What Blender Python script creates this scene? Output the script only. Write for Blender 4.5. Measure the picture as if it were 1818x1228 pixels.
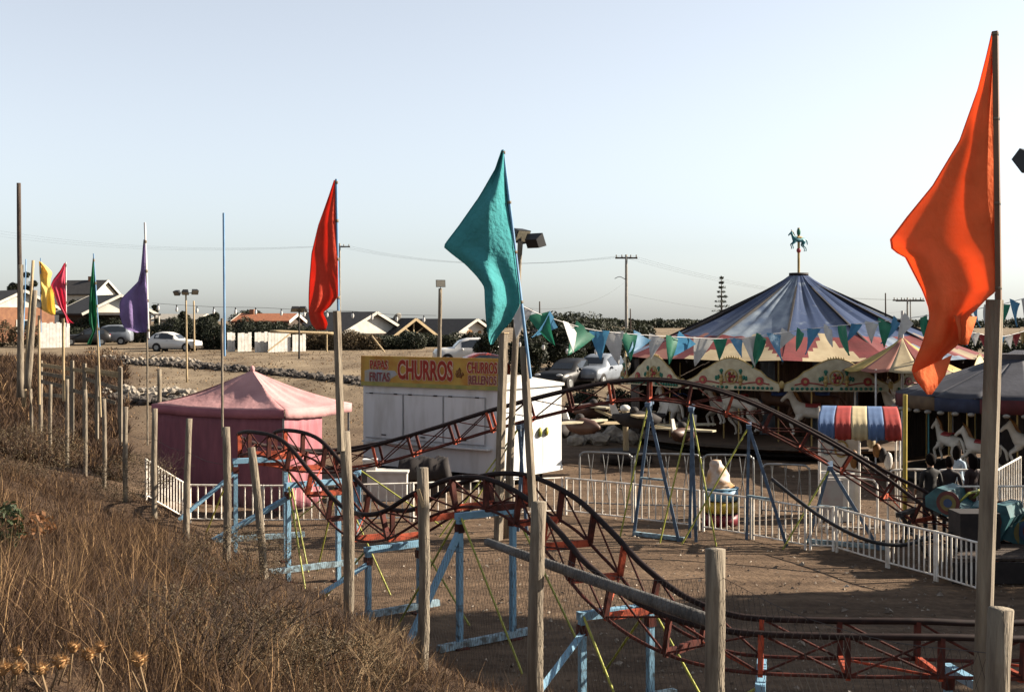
import bpy, bmesh, math, random
import numpy as np
from mathutils import Vector, Matrix, Quaternion

for o in list(bpy.data.objects):
    bpy.data.objects.remove(o, do_unlink=True)
SC = bpy.context.scene
COL = SC.collection
random.seed(7)
RNG = np.random.default_rng(7)

# ------------------------------------------------------------------ camera
F, CX, HY, H = 2200.0, 909.0, 570.0, 4.4
cam_d = bpy.data.cameras.new('camera')
cam = bpy.data.objects.new('camera', cam_d)
COL.objects.link(cam)
cam.location = (0, 0, H)
cam.rotation_euler = (math.radians(90), 0, 0)
cam_d.sensor_width = 36
cam_d.lens = 36 * F / 1818
cam_d.shift_y = -(614 - HY) / 1818
cam_d.clip_start = 0.1
cam_d.clip_end = 5000
SC.camera = cam

# ------------------------------------------------------------------ sky, sun, exposure
SUN_AZ, SUN_EL = 80.0, 29.0          # degrees right of the view direction, and above the horizon
world = bpy.data.worlds.new('World')
SC.world = world
world.use_nodes = True
wn, wl = world.node_tree.nodes, world.node_tree.links
bg = wn['Background']
sky = wn.new('ShaderNodeTexSky')
sky.sky_type = 'NISHITA'
sky.sun_disc = False
sky.sun_elevation = math.radians(SUN_EL)
sky.sun_rotation = math.radians(SUN_AZ)
sky.air_density = 1.0
sky.dust_density = 1.0
sky.ozone_density = 4.0
hs = wn.new('ShaderNodeHueSaturation')            # pale, slightly milky evening sky
hs.inputs['Saturation'].default_value = 0.36
tint = wn.new('ShaderNodeMix'); tint.data_type = 'RGBA'; tint.blend_type = 'MULTIPLY'; tint.inputs['Factor'].default_value = 1
tint.inputs['B'].default_value = (0.99, 1.0, 1.0, 1)
wl.new(sky.outputs[0], hs.inputs['Color']); wl.new(hs.outputs[0], tint.inputs['A']); wl.new(tint.outputs['Result'], bg.inputs[0])
bg.inputs[1].default_value = 0.056
sd = Vector((math.sin(math.radians(SUN_AZ)) * math.cos(math.radians(SUN_EL)),
             math.cos(math.radians(SUN_AZ)) * math.cos(math.radians(SUN_EL)),
             math.sin(math.radians(SUN_EL))))
sun_d = bpy.data.lights.new('sun', 'SUN')
sun_d.energy = 5.0
sun_d.angle = math.radians(0.55)
sun_d.color = (1.0, 0.88, 0.72)
sun = bpy.data.objects.new('sun', sun_d)
COL.objects.link(sun)
sun.rotation_euler = sd.to_track_quat('Z', 'Y').to_euler()
sun.location = (30, 20, 30)
SC.view_settings.view_transform = 'Standard'
SC.view_settings.look = 'None'
SC.view_settings.gamma = 1
SC.view_settings.use_curve_mapping = False
SC.view_settings.exposure = 1.85

# ------------------------------------------------------------------ terrain height and pixel helpers
def smooth(a, b, x):
    t = np.clip((x - a) / (b - a), 0, 1)
    return t * t * (3 - 2 * t)
def fence_s(x, y):                    # metres to the camera's side of the post line
    return -(x - (4.35 - 0.455 * y - 0.0016 * y * y)) / 1.1
def terrain(x, y):
    x = np.asarray(x, float); y = np.asarray(y, float)
    base = np.interp(y, [-50, 36, 44, 50, 60, 75, 95, 110, 150, 250, 600, 3000],
                        [0, 0, .25, .6, 1.3, 1.75, 2.2, 2.6, 3.2, 3.9, 4.1, 4.2])
    fb = np.interp(y, [-20, 3, 6, 9, 11, 14, 18, 25, 35, 60, 90], [1.9, 1.9, 1.85, 1.6, 1.3, 1.25, 1.0, .95, .8, .45, 0])
    up = np.interp(y, [-20, 8, 20, 40, 70, 95], [1.35, 1.35, 1.3, 1.1, .5, 0])
    s = fence_s(x, y)
    emb = np.where(s > 0, fb + up * smooth(0, 5.5, s), fb * (1 - smooth(0.1, 2.1, -s)))
    n = 0.03 * np.sin(x * 2.1 + 1.3 * np.sin(y * 1.7)) * np.sin(y * 1.9 + x) + 0.05 * np.sin(x * .53 + y * .31)
    n = n * np.clip(1 - (y - 40) / 60, 0.15, 1) * np.where(s > 0.5, 1.6, .55)
    return base + emb + n
def tz(x, y):
    return float(terrain(x, y))
def P(px, py, d):
    return Vector(((px - CX) / F * d, d, H - (py - HY) / F * d))
def G(px, d):                          # ground point under a bearing at a distance
    x = (px - CX) / F * d
    return Vector((x, d, tz(x, d)))

# ------------------------------------------------------------------ materials
MATS = {}
ALB = 0.56                             # scales base colours down so shade renders darker against the sky
def mat(name, col, col2=None, rough=.8, scale=6.0, detail=4, metal=0.0, bump=0.0, trans=0.0, spec=.3, stretch=None, amt=1.0, bscale=None, pos=(.36, .66)):
    if name in MATS: return MATS[name]
    m = bpy.data.materials.new(name); m.use_nodes = True
    n, l = m.node_tree.nodes, m.node_tree.links
    b = n['Principled BSDF']
    b.inputs['Roughness'].default_value = rough
    b.inputs['Metallic'].default_value = metal
    b.inputs['Specular IOR Level'].default_value = spec
    if col2 is None:
        col2 = tuple(c * .7 for c in col)
    col = tuple(c * ALB for c in col); col2 = tuple(c * ALB for c in col2)
    g = n.new('ShaderNodeNewGeometry')
    mp = n.new('ShaderNodeMapping')
    l.new(g.outputs['Position'], mp.inputs[0])
    if stretch: mp.inputs['Scale'].default_value = stretch
    nz = n.new('ShaderNodeTexNoise'); nz.inputs['Scale'].default_value = scale; nz.inputs['Detail'].default_value = detail
    l.new(mp.outputs[0], nz.inputs['Vector'])
    rp = n.new('ShaderNodeValToRGB')
    rp.color_ramp.elements[0].position = pos[0]; rp.color_ramp.elements[1].position = pos[1]
    rp.color_ramp.elements[0].color = (*col2, 1); rp.color_ramp.elements[1].color = (*col, 1)
    l.new(nz.outputs['Fac'], rp.inputs[0])
    l.new(rp.outputs[0], b.inputs['Base Color'])
    if bump:
        nb = n.new('ShaderNodeTexNoise'); nb.inputs['Scale'].default_value = bscale or scale * 4; nb.inputs['Detail'].default_value = 5
        l.new(mp.outputs[0], nb.inputs['Vector'])
        bp = n.new('ShaderNodeBump'); bp.inputs['Strength'].default_value = bump; bp.inputs['Distance'].default_value = .03
        l.new(nb.outputs['Fac'], bp.inputs['Height']); l.new(bp.outputs[0], b.inputs['Normal'])
    if trans:
        t = n.new('ShaderNodeBsdfTranslucent'); l.new(rp.outputs[0], t.inputs[0])
        mx = n.new('ShaderNodeMixShader'); mx.inputs[0].default_value = trans
        l.new(b.outputs[0], mx.inputs[1]); l.new(t.outputs[0], mx.inputs[2])
        l.new(mx.outputs[0], n['Material Output'].inputs[0])
    MATS[name] = m
    return m
def glass(name, col=(.02, .025, .03)):
    m = mat(name, col, col, rough=.08, spec=.8)
    return m

M_post = mat('weathered_wood', (.33, .275, .20), (.17, .135, .10), .9, 9, stretch=(3, 3, .35), bump=.7, bscale=22)
M_wood_pale = mat('pale_wood', (.58, .45, .27), (.40, .29, .16), .85, 8, stretch=(4, 4, .4), bump=.4)
M_wood_dark = mat('dark_wood', (.10, .07, .05), (.05, .035, .03), .9, 8, stretch=(4, 4, .5), bump=.5)
M_grey_log = mat('grey_log', (.16, .15, .14), (.08, .075, .07), .9, 8, bump=.5)
M_white = mat('white_paint', (.80, .78, .73), (.62, .58, .52), .5, 3.5, bump=.05)
M_white_rail = mat('white_rail_paint', (1.2, 1.15, 1.05), (.85, .75, .62), .55, 7)
M_galv = mat('galvanised_steel', (.42, .43, .43), (.30, .30, .29), .45, 9, metal=.6)
M_blue = mat('sky_blue_paint', (.24, .44, .60), (.10, .14, .17), .65, 9, 8, bump=.15, spec=.15, pos=(.30, .44))
M_lblue = mat('worn_blue_paint', (.36, .50, .58), (.14, .16, .16), .75, 11, 8, spec=.1, pos=(.36, .56))
M_yel_rod = mat('lime_yellow_paint', (.50, .50, .08), (.34, .36, .06), .5, 8)
M_rail = mat('black_rail_steel', (.035, .020, .018), (.016, .010, .010), .75, 10, spec=.12)
M_rust = mat('orange_red_paint', (.50, .10, .05), (.12, .03, .02), .8, 9, 8, bump=.15, spec=.1, pos=(.32, .55))
M_rustd = mat('rusty_brown_steel', (.13, .035, .025), (.05, .018, .015), .8, 9, spec=.12)
M_black = mat('black_plastic', (.02, .02, .022), (.012, .012, .013), .5)
M_dark = mat('dark_grime', (.035, .027, .025), (.018, .014, .014), .8)
M_tyre = mat('tyre_rubber', (.02, .02, .02), (.012, .012, .012), .9)
M_glass = glass('dark_glass')
M_conc = mat('concrete', (.40, .37, .32), (.28, .26, .23), .9, 5, bump=.3)
M_wire = mat('rusty_wire', (.035, .03, .028), (.02, .016, .015), .7)
M_leaf_dark = mat('dark_leaves', (.042, .050, .022), (.018, .022, .012), .7, 2.5, trans=.15)
M_leaf = mat('green_leaves', (.07, .095, .035), (.03, .045, .018), .7, 2.5, trans=.25)
M_leaf_brown = mat('dry_leaves', (.17, .12, .06), (.07, .05, .028), .8, 2.5, trans=.2)
M_bark = mat('bark', (.11, .08, .06), (.05, .035, .03), .95, 8, bump=.6)

# ------------------------------------------------------------------ object helpers
WORLDM = {}
def tag(o, label, cat, group=None, kind=None):
    if label: o['label'] = label
    if cat: o['category'] = cat
    if group: o['group'] = group
    if kind: o['kind'] = kind
    return o
def link(name, data, world=None, parent=None, m=None):
    o = bpy.data.objects.new(name, data)
    COL.objects.link(o)
    world = world if world is not None else Matrix.Identity(4)
    if parent is not None:
        o.parent = parent
        o.matrix_parent_inverse = WORLDM[parent.name].inverted()
    o.matrix_basis = world
    WORLDM[o.name] = world.copy()
    if m is not None and data is not None and not data.materials:
        data.materials.append(m)
    return o
def thing(name, label, cat, loc=(0, 0, 0), rotz=0.0, group=None, kind=None):
    o = link(name, None, Matrix.Translation(Vector(loc)) @ Matrix.Rotation(rotz, 4, 'Z'))
    o.empty_display_size = .3
    return tag(o, label, cat, group, kind)
def copy_tree(o, parent=None):
    c = o.copy(); COL.objects.link(c)
    if parent is not None: c.parent = parent
    WORLDM[c.name] = WORLDM[o.name].copy()
    for ch in list(o.children):
        copy_tree(ch, c)
    return c
def place_copy(root, loc, rotz=0.0, label=None, scale=1.0):
    c = copy_tree(root)
    c.matrix_basis = Matrix.Translation(Vector(loc)) @ Matrix.Rotation(rotz, 4, 'Z') @ Matrix.Scale(scale, 4)
    WORLDM[c.name] = c.matrix_basis.copy()
    if label: c['label'] = label
    return c
def mesh_of(name, verts, faces, smooth_=False):
    me = bpy.data.meshes.new(name)
    me.from_pydata([tuple(v) for v in verts], [], faces)
    if smooth_:
        me.polygons.foreach_set('use_smooth', [True] * len(me.polygons))
    me.update()
    return me
def bm_mesh(name, bm, smooth_=False):
    me = bpy.data.meshes.new(name)
    bmesh.ops.recalc_face_normals(bm, faces=bm.faces)
    bm.to_mesh(me); bm.free()
    if smooth_: me.polygons.foreach_set('use_smooth', [True] * len(me.polygons))
    return me
UNIT = {}
def unit_box(m):
    k = ('b', m.name)
    if k not in UNIT:
        v = [(x, y, z) for z in (0, 1) for y in (-.5, .5) for x in (-.5, .5)]
        f = [(0, 2, 3, 1), (4, 5, 7, 6), (0, 1, 5, 4), (2, 6, 7, 3), (0, 4, 6, 2), (1, 3, 7, 5)]
        me = mesh_of('box_bar', v, f); me.materials.append(m); UNIT[k] = me
    return UNIT[k]
def unit_cyl(m, n=10):
    k = ('c', m.name, n)
    if k not in UNIT:
        v = [(math.cos(2 * math.pi * i / n), math.sin(2 * math.pi * i / n), z) for z in (0, 1) for i in range(n)]
        f = [(i, (i + 1) % n, n + (i + 1) % n, n + i) for i in range(n)] + [tuple(range(n - 1, -1, -1)), tuple(range(n, 2 * n))]
        me = mesh_of('round_bar', v, f)
        me.polygons.foreach_set('use_smooth', [True] * n + [False] * 2); me.materials.append(m); UNIT[k] = me
    return UNIT[k]
def unit_ball(m, seg=10):
    k = ('s', m.name, seg)
    if k not in UNIT:
        bm = bmesh.new(); bmesh.ops.create_uvsphere(bm, u_segments=seg, v_segments=max(5, seg * 2 // 3), radius=1)
        me = bm_mesh('ball', bm, True); me.materials.append(m); UNIT[k] = me
    return UNIT[k]
def frame(p, q, up=Vector((0, 0, 1))):
    z = (q - p); L = z.length; z = z / L
    x = up.cross(z)
    if x.length < 1e-3: x = Vector((1, 0, 0)).cross(z); 
    if x.length < 1e-3: x = Vector((0, 1, 0))
    x.normalize(); y = z.cross(x)
    return x, y, z, L
def barM(p, q, w, h, up=Vector((0, 0, 1))):
    p, q = Vector(p), Vector(q)
    x, y, z, L = frame(p, q, up)
    return Matrix(((x[0] * w, y[0] * h, z[0] * L, p[0]), (x[1] * w, y[1] * h, z[1] * L, p[1]), (x[2] * w, y[2] * h, z[2] * L, p[2]), (0, 0, 0, 1)))
def bar(name, p, q, w, h, m, parent, up=Vector((0, 0, 1))):
    return link(name, unit_box(m), barM(p, q, w, h, up), parent)
def rod(name, p, q, r, m, parent, n=8):
    return link(name, unit_cyl(m, n), barM(p, q, r, r), parent)
def ball(name, c, r, m, parent, seg=10):
    r = r if isinstance(r, (tuple, list, Vector)) else (r, r, r)
    return link(name, unit_ball(m, seg), Matrix.Translation(Vector(c)) @ Matrix.Diagonal((*r, 1)), parent)
def tube_mesh(name, pts, rad, n=8, cap=True):
    pts = [Vector(p) for p in pts]; V, Fc = [], []
    rad = rad if isinstance(rad, (list, tuple)) else [rad] * len(pts)
    for i, p in enumerate(pts):
        t = (pts[min(i + 1, len(pts) - 1)] - pts[max(i - 1, 0)]).normalized()
        x = Vector((0, 0, 1)).cross(t)
        if x.length < .05: x = Vector((1, 0, 0)) - t * t.x
        x.normalize(); y = t.cross(x)
        for k in range(n):
            a = 2 * math.pi * k / n
            V.append(p + (x * math.cos(a) + y * math.sin(a)) * rad[i])
    for i in range(len(pts) - 1):
        for k in range(n):
            Fc.append((i * n + k, i * n + (k + 1) % n, (i + 1) * n + (k + 1) % n, (i + 1) * n + k))
    if cap:
        Fc.append(tuple(range(n - 1, -1, -1))); Fc.append(tuple((len(pts) - 1) * n + k for k in range(n)))
    return mesh_of(name, V, Fc, True)
def tube(name, pts, r, m, parent, n=8):
    return link(name, tube_mesh(name, pts, r, n), None, parent, m)
def log_mesh(name, p, q, r0, r1, seed=0, n=12, k=7, bend=.02):
    rr = random.Random(seed); p, q = Vector(p), Vector(q); pts, rad = [], []
    off = Vector((rr.uniform(-1, 1), rr.uniform(-1, 1), 0)) * bend
    for i in range(k + 1):
        t = i / k
        pts.append(p.lerp(q, t) + off * math.sin(t * math.pi) + Vector((rr.uniform(-1, 1), rr.uniform(-1, 1), 0)) * r0 * .05)
        rad.append((r0 + (r1 - r0) * t) * rr.uniform(.94, 1.06))
    return tube_mesh(name, pts, rad, n)
def log(name, p, q, r0, r1, m, parent, seed=0, bend=.02):
    return link(name, log_mesh(name, p, q, r0, r1, seed, bend=bend), None, parent, m)
def catmull(pts, per=10, closed=False):
    pts = [Vector(p) for p in pts]; n = len(pts); out = []
    for i in range(n if closed else n - 1):
        if closed: a, b, c, d = pts[i - 1], pts[i], pts[(i + 1) % n], pts[(i + 2) % n]
        else: a, b, c, d = pts[max(i - 1, 0)], pts[i], pts[i + 1], pts[min(i + 2, n - 1)]
        for k in range(per):
            t = k / per
            out.append(.5 * ((2 * b) + (c - a) * t + (2 * a - 5 * b + 4 * c - d) * t * t + (3 * b - a - 3 * c + d) * t ** 3))
    if not closed: out.append(pts[-1])
    return out
def prism(name, outline, axis_o, ax, ay, thick, m, parent):
    """outline in 2D -> plate of a given thickness"""
    n = len(outline); nz_ = Vector(ax).cross(Vector(ay)).normalized()
    o, ax, ay = Vector(axis_o), Vector(ax), Vector(ay)
    V = [o + ax * a + ay * b + nz_ * s * thick / 2 for s in (1, -1) for a, b in outline]
    Fc = [tuple(range(n)), tuple(range(2 * n - 1, n - 1, -1))] + [(i, n + i, n + (i + 1) % n, (i + 1) % n) for i in range(n)]
    me = mesh_of(name, V, Fc)
    return link(name, me, None, parent, m)
def sheet(name, rows, m, parent, thick=0.004, smooth_=True, mats=None):
    """grid of points (rows of equal length) -> cloth with a small real thickness"""
    R, Cn = len(rows), len(rows[0])
    V = [p for r in rows for p in r]
    Fc = [(i * Cn + j, i * Cn + j + 1, (i + 1) * Cn + j + 1, (i + 1) * Cn + j) for i in range(R - 1) for j in range(Cn - 1)]
    o = link(name, mesh_of(name, V, Fc, smooth_), None, parent, m)
    if thick:
        s = o.modifiers.new('thickness', 'SOLIDIFY'); s.thickness = thick; s.offset = 0
    return o
def leaf_cloud(name, blobs, n, size, m, parent, seed=1, flat=0.35, droop=0):
    r = np.random.default_rng(seed)
    vol = np.array([b[1][0] * b[1][1] * b[1][2] for b in blobs]) ** .7
    idx = r.choice(len(blobs), n, p=vol / vol.sum())
    c = np.array([b[0] for b in blobs])[idx]; ra = np.array([b[1] for b in blobs])[idx]
    d = r.normal(size=(n, 3)); d /= np.linalg.norm(d, axis=1)[:, None]
    rad = r.uniform(.45, 1.08, n) ** .6
    p = c + d * ra * rad[:, None]
    u = r.normal(size=(n, 3)); u /= np.linalg.norm(u, axis=1)[:, None]
    w = np.cross(u, r.normal(size=(n, 3))); w /= np.linalg.norm(w, axis=1)[:, None]
    s = size * r.uniform(.5, 1.5, n)[:, None]
    V = np.stack([p - u * s, p + w * s * flat, p + u * s, p - w * s * flat], 1).reshape(-1, 3)
    Fc = np.arange(n * 4).reshape(n, 4)
    me = bpy.data.meshes.new(name); me.from_pydata(V.tolist(), [], Fc.tolist())
    return link(name, me, None, parent, m)
def tree(name, label, cat, base, blobs, n, size, m, group=None, trunk_r=.12, seed=1):
    """base: ground point; blobs relative to it"""
    base = Vector(base)
    t = thing(name, label, cat, base, 0, group)
    top = max(b[0][2] for b in blobs)
    pts = [base + Vector((0, 0, -.2)), base + Vector((.05, 0, top * .4)), base + Vector((-.04, .03, top * .9))]
    link('trunk', tube_mesh('trunk', pts, [trunk_r, trunk_r * .75, trunk_r * .3], 8), None, t, M_bark)
    for b in blobs[:6]:
        c = base + Vector(b[0])
        link('limb', tube_mesh('limb', [base + Vector((0, 0, top * .35)), base.lerp(c, .6) + Vector((0, 0, .1)), c], [trunk_r * .5, trunk_r * .35, trunk_r * .15], 6), None, t, M_bark)
    leaf_cloud('crown', [((base + Vector(b[0]))[:], b[1]) for b in blobs], n, size, m, t, seed)
    return t
def rblobs(seed, n, w, h, h0, r):
    rr = random.Random(seed); out = []
    for i in range(n):
        a = rr.uniform(0, 6.28); q = rr.uniform(0, 1) ** .5
        z = h0 + (h - h0) * rr.uniform(0.1, .9)
        k = 1 - .5 * abs((z - h0) / (h - h0) - .4)
        s = r * rr.uniform(.6, 1.2)
        out.append(((w * q * math.cos(a) * k, w * q * math.sin(a) * k, z), (s, s, s * .8)))
    return out

# ================================================================== THE SETTING
def build_ground():
    yy = np.unique(np.concatenate([np.arange(-14, 2, 2.0), np.arange(2, 40, .3), np.arange(40, 120, 1.5), np.arange(120, 300, 12), np.geomspace(300, 3000, 14)]))
    xp = np.concatenate([np.arange(0, 14, .3), np.arange(14, 60, 1.5), np.geomspace(60, 2500, 22)])
    xx = np.unique(np.concatenate([-xp, xp]))
    X, Y = np.meshgrid(xx, yy)
    Z = terrain(X, Y)
    V = np.stack([X, Y, Z], -1).reshape(-1, 3)
    R, Cn = X.shape
    i = np.arange(R - 1)[:, None] * Cn + np.arange(Cn - 1)[None]
    Fc = np.stack([i, i + 1, i + Cn + 1, i + Cn], -1).reshape(-1, 4)
    me = bpy.data.meshes.new('ground'); me.from_pydata(V.tolist(), [], Fc.tolist())
    me.polygons.foreach_set('use_smooth', [True] * len(me.polygons))
    S = fence_s(X, Y)
    g = np.maximum(smooth(-1.2, .3, S), smooth(30, 38, Y) * smooth(-.285, -.325, X / np.maximum(Y, 1)) * (1 - smooth(75, 95, Y))).reshape(-1)
    at = me.attributes.new('dry_grass', 'FLOAT', 'POINT'); at.data.foreach_set('value', g.astype(np.float32))
    m = bpy.data.materials.new('ground_dirt'); m.use_nodes = True
    n, l = m.node_tree.nodes, m.node_tree.links
    b = n['Principled BSDF']; b.inputs['Roughness'].default_value = .95; b.inputs['Specular IOR Level'].default_value = .1
    geo = n.new('ShaderNodeNewGeometry')
    def noise(sc, det=6, st=(1, 1, 1)):
        mp = n.new('ShaderNodeMapping'); mp.inputs['Scale'].default_value = st; l.new(geo.outputs['Position'], mp.inputs[0])
        z = n.new('ShaderNodeTexNoise'); z.inputs['Scale'].default_value = sc; z.inputs['Detail'].default_value = det; z.inputs['Roughness'].default_value = .65
        l.new(mp.outputs[0], z.inputs['Vector']); return z.outputs['Fac']
    def ramp(f, c0, c1, a=.35, bb=.65):
        q_ = .54 if c1[0] < .9 else 1.0
        r = n.new('ShaderNodeValToRGB'); r.color_ramp.elements[0].position = a; r.color_ramp.elements[1].position = bb
        r.color_ramp.elements[0].color = (c0[0] * q_, c0[1] * q_, c0[2] * q_, 1); r.color_ramp.elements[1].color = (c1[0] * q_, c1[1] * q_, c1[2] * q_, 1); l.new(f, r.inputs[0]); return r.outputs[0]
    def mix(f, a, c):
        x = n.new('ShaderNodeMix'); x.data_type = 'RGBA'; l.new(f, x.inputs['Factor']); l.new(a, x.inputs['A']); l.new(c, x.inputs['B']); return x.outputs['Result']
    dirt = ramp(noise(.9, 8), (.13, .085, .055), (.245, .165, .105))
    patch = ramp(noise(6, 6), (.085, .058, .038), (.255, .17, .11))
    dirt2 = mix(noise(.35, 3), dirt, patch)
    straw = ramp(noise(9, 8), (.05, .031, .022), (.15, .095, .056))
    a = n.new('ShaderNodeAttribute'); a.attribute_name = 'dry_grass'
    field = ramp(noise(.45, 10, (1, .4, 1)), (.15, .11, .072), (.33, .255, .17))
    sep = n.new('ShaderNodeSeparateXYZ'); l.new(geo.outputs['Position'], sep.inputs[0])
    mr = n.new('ShaderNodeMapRange'); mr.inputs['From Min'].default_value = 38; mr.inputs['From Max'].default_value = 58; l.new(sep.outputs['Y'], mr.inputs['Value'])
    track = ramp(noise(1.0, 5, (.12, 1.6, 1)), (.55, .53, .52), (1.0, 1.0, 1.0), .40, .58)  # dark streaks paint both long ground shadows and tyre tracks
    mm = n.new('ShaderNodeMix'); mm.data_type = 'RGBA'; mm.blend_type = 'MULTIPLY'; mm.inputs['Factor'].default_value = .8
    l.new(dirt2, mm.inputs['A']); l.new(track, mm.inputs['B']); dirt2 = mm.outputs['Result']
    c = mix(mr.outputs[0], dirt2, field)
    c = mix(a.outputs['Fac'], c, straw)
    l.new(c, b.inputs['Base Color'])
    bp = n.new('ShaderNodeBump'); bp.inputs['Strength'].default_value = .9; bp.inputs['Distance'].default_value = .06
    l.new(noise(7, 10), bp.inputs['Height']); l.new(bp.outputs[0], b.inputs['Normal'])
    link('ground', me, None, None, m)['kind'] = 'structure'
build_ground()

# ================================================================== TIMBER POST FENCE
POSTS = [  # px, top py, depth, lean px (top relative to foot), radius
    (1776, 1080, 4.95, 4, .048), (1270, 974, 6.9, 6, .055), (957, 890, 9.0, 4, .055), (750, 830, 11.1, 2, .05),
    (612, 766, 13.2, -6, .058), (446, 794, 15.6, -26, .05), (402, 758, 17.4, 0, .054), (336, 743, 19.5, 6, .05),
    (275, 725, 21.6, 0, .048), (223, 722, 23.7, 0, .045), (184, 708, 25.8, 0, .045), (151, 691, 28.0, 0, .045),
    (119, 673, 30.0, 0, .045), (90, 682, 32.2, 0, .045), (73, 682, 34.4, 0, .045), (54, 690, 36.5, -2, .045)]
fence = thing('wire_fence', 'row of weathered round timber posts with rusty chicken wire beside the dry grass', 'fence', G(957, 9.0))
FP = []
for i, (px, py, d, lean, r) in enumerate(POSTS):
    top = P(px, py, d)
    x = top.x - lean / F * d
    foot = Vector((x, d, tz(x, d) - .25))
    FP.append((foot, top))
    log('post', foot, top, r * 1.06, r, M_post, fence, 100 + i, bend=.025)
# grey round rail nailed to the near posts
log('rail', P(866, 962, 10.6), P(1262, 1102, 7.05), .035, .042, M_grey_log, fence, 55, bend=.03)
# a splinter of wood on one post
bar('splinter', P(742, 868, 11.0), P(752, 900, 11.0), .012, .03, M_wood_pale, fence)
def chicken_wire():
    V, Fc = [], []
    def seg(p, q, r=.0011):
        x, y, z, L = frame(p, q); b = len(V)
        for c in (p, q):
            for k in range(3):
                a = k * 2.094
                V.append(c + (x * math.cos(a) + y * math.sin(a)) * r)
        for k in range(3): Fc.append((b + k, b + (k + 1) % 3, b + 3 + (k + 1) % 3, b + 3 + k))
    rr = random.Random(4)
    for i in range(0, 6):
        (f0, t0), (f1, t1) = FP[i], FP[i + 1]
        L = (f1 - f0).length; n = int(L / .06)
        off = Vector((.03, -.055, 0))
        def pt(u, h):
            f = f0.lerp(f1, u); t = t0.lerp(t1, u)
            b = Vector((f.x, f.y, tz(f.x, f.y)))
            sag = .10 * math.sin(u * math.pi)
            return b + Vector((0, 0, h * (1.18 - sag))) + off + Vector((.02 * math.sin(u * 9 + h * 5), .02 * math.cos(u * 7 + h * 6), 0))
        rows = 17
        for r in range(rows):
            for k in range(n):
                u0 = (k + (.5 if r % 2 else 0)) / n; h0 = r / rows
                if u0 > 1: continue
                for sgn in (-1, 1):
                    u1 = u0 + sgn * .5 / n
                    if 0 <= u1 <= 1: seg(pt(u0, h0), pt(u1, (r + 1) / rows))
        for h in (1.0,):
            for k in range(12): seg(pt(k / 12, h), pt((k + 1) / 12, h), .002)
    me = mesh_of('wire_mesh', V, Fc)
    o = link('wire_mesh', me, None, fence, M_wire); o['kind'] = 'stuff'
chicken_wire()
for h in (.35, .75):
    for i in range(6, len(FP) - 1):
        a = FP[i][0].lerp(FP[i][1], h); b = FP[i + 1][0].lerp(FP[i + 1][1], h)
        tube('strand', [a, a.lerp(b, .5) - Vector((0, 0, .04)), b], .003, M_wire, fence, 4)

# ================================================================== FLAGS ON POLES
def cloth(name, col, dark=.62, tr=.62):
    col = tuple(c / ALB for c in col)
    m = mat(name, col, tuple(c * .86 for c in col), .95, 5, bump=.5, trans=tr, spec=.03, bscale=26)
    return m
def flag_rows(rows, d, nu=18, nv=40, wave=.05, k=2.2, seed=0, crease=None, tilt=0.0, ph=0.0):
    """rows: (py, left px, right px) from top to bottom; the hoist side is fixed, the rest billows in depth"""
    rows = sorted(rows); ys = [r[0] for r in rows]; out = []
    for j in range(nv + 1):
        y = ys[0] + (ys[-1] - ys[0]) * j / nv
        a = float(np.interp(y, ys, [r[1] for r in rows])); b = float(np.interp(y, ys, [r[2] for r in rows]))
        line = []
        for i in range(nu + 1):
            u = i / nu; px = a + (b - a) * u
            q = (px - crease[0]) / F * d if crease else 0
            qh = (b - max(px, crease[0])) / F * d if crease else 0
            w = abs(b - a) / F * d
            v = j / nv
            dd = wave * (1 - u if not crease or crease[1] > 0 else u) * math.sin(u * k * 3.1 + v * 4.3 + ph) * min(1, w / .25)
            dd += .4 * wave * math.sin(v * 11 + u * 5 + ph) * (1 - u) + .35 * wave * math.sin(u * 9 - v * 6 + ph) * min(1, w / .2)
            if crease: dd += -qh * crease[3] + (-q * crease[2] if px < crease[0] else 0)
            dd += tilt * (1 - u) * w
            line.append(P(px, y, d + dd))
        out.append(line)
    return out
def flagpole(name, label, poles, rows, d, colname, col, group, tr=.62, **kw):
    """poles: list of (px0, py0, px1, py1, radius, material, square)"""
    lo = poles[-1]; t = thing(name, label, 'flag', P(lo[2], lo[3], d), 0, group)
    for i, (x0, y0, x1, y1, r, m, sq, dd) in enumerate(poles):
        a, b = P(x1, y1, d + dd), P(x0, y0, d + dd)
        nm = 'pole' if i == 0 else 'stake'
        if sq: bar(nm, a, b, r * 2, r * 2, m, t, Vector((.83, -.55, 0)))
        else: rod(nm, a, b, r, m, t)
    if rows:
        fr_ = flag_rows(rows, d, **kw)
        fl = sheet('flag_cloth', fr_, cloth(colname, col, tr=tr), t, .0025)
        off = Vector((0, -.004, 0))
        for e0, e1 in ((0, 1), (-1, -2)):
            sheet('hem', [[q[e0] + off, q[e0].lerp(q[e1], .55) + off] for q in fr_], cloth(colname, col, tr=tr), fl, .002)
        sheet('hem', [[p_ + off for p_ in fr_[-1]], [p_.lerp(q_, .6) + off for p_, q_ in zip(fr_[-1], fr_[-2])]], cloth(colname, col, tr=tr), fl, .002)
        x0, y0, x1, y1, r, m, sq, dd = poles[0]; ya, yb = rows[0][0], max(q[0] for q in rows if abs(q[2] - (x0 + (x1 - x0) * (q[0] - y0) / (y1 - y0))) < 10 or abs(q[1] - (x0 + (x1 - x0) * (q[0] - y0) / (y1 - y0))) < 10)
        for k in range(4):
            yy = ya + 4 + (yb - ya - 8) * k / 3; xx = x0 + (x1 - x0) * (yy - y0) / (y1 - y0)
            rod('tie', P(xx, yy + 2.5, d + dd), P(xx, yy - 2.5, d + dd), r * 1.35, M_post, t, 8)
    return t
FG = 'flags flying from poles along the fence'
M_pole_blue = mat('pole_blue_paint', (.22, .40, .62), (.15, .30, .50), .45, 6)
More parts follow.
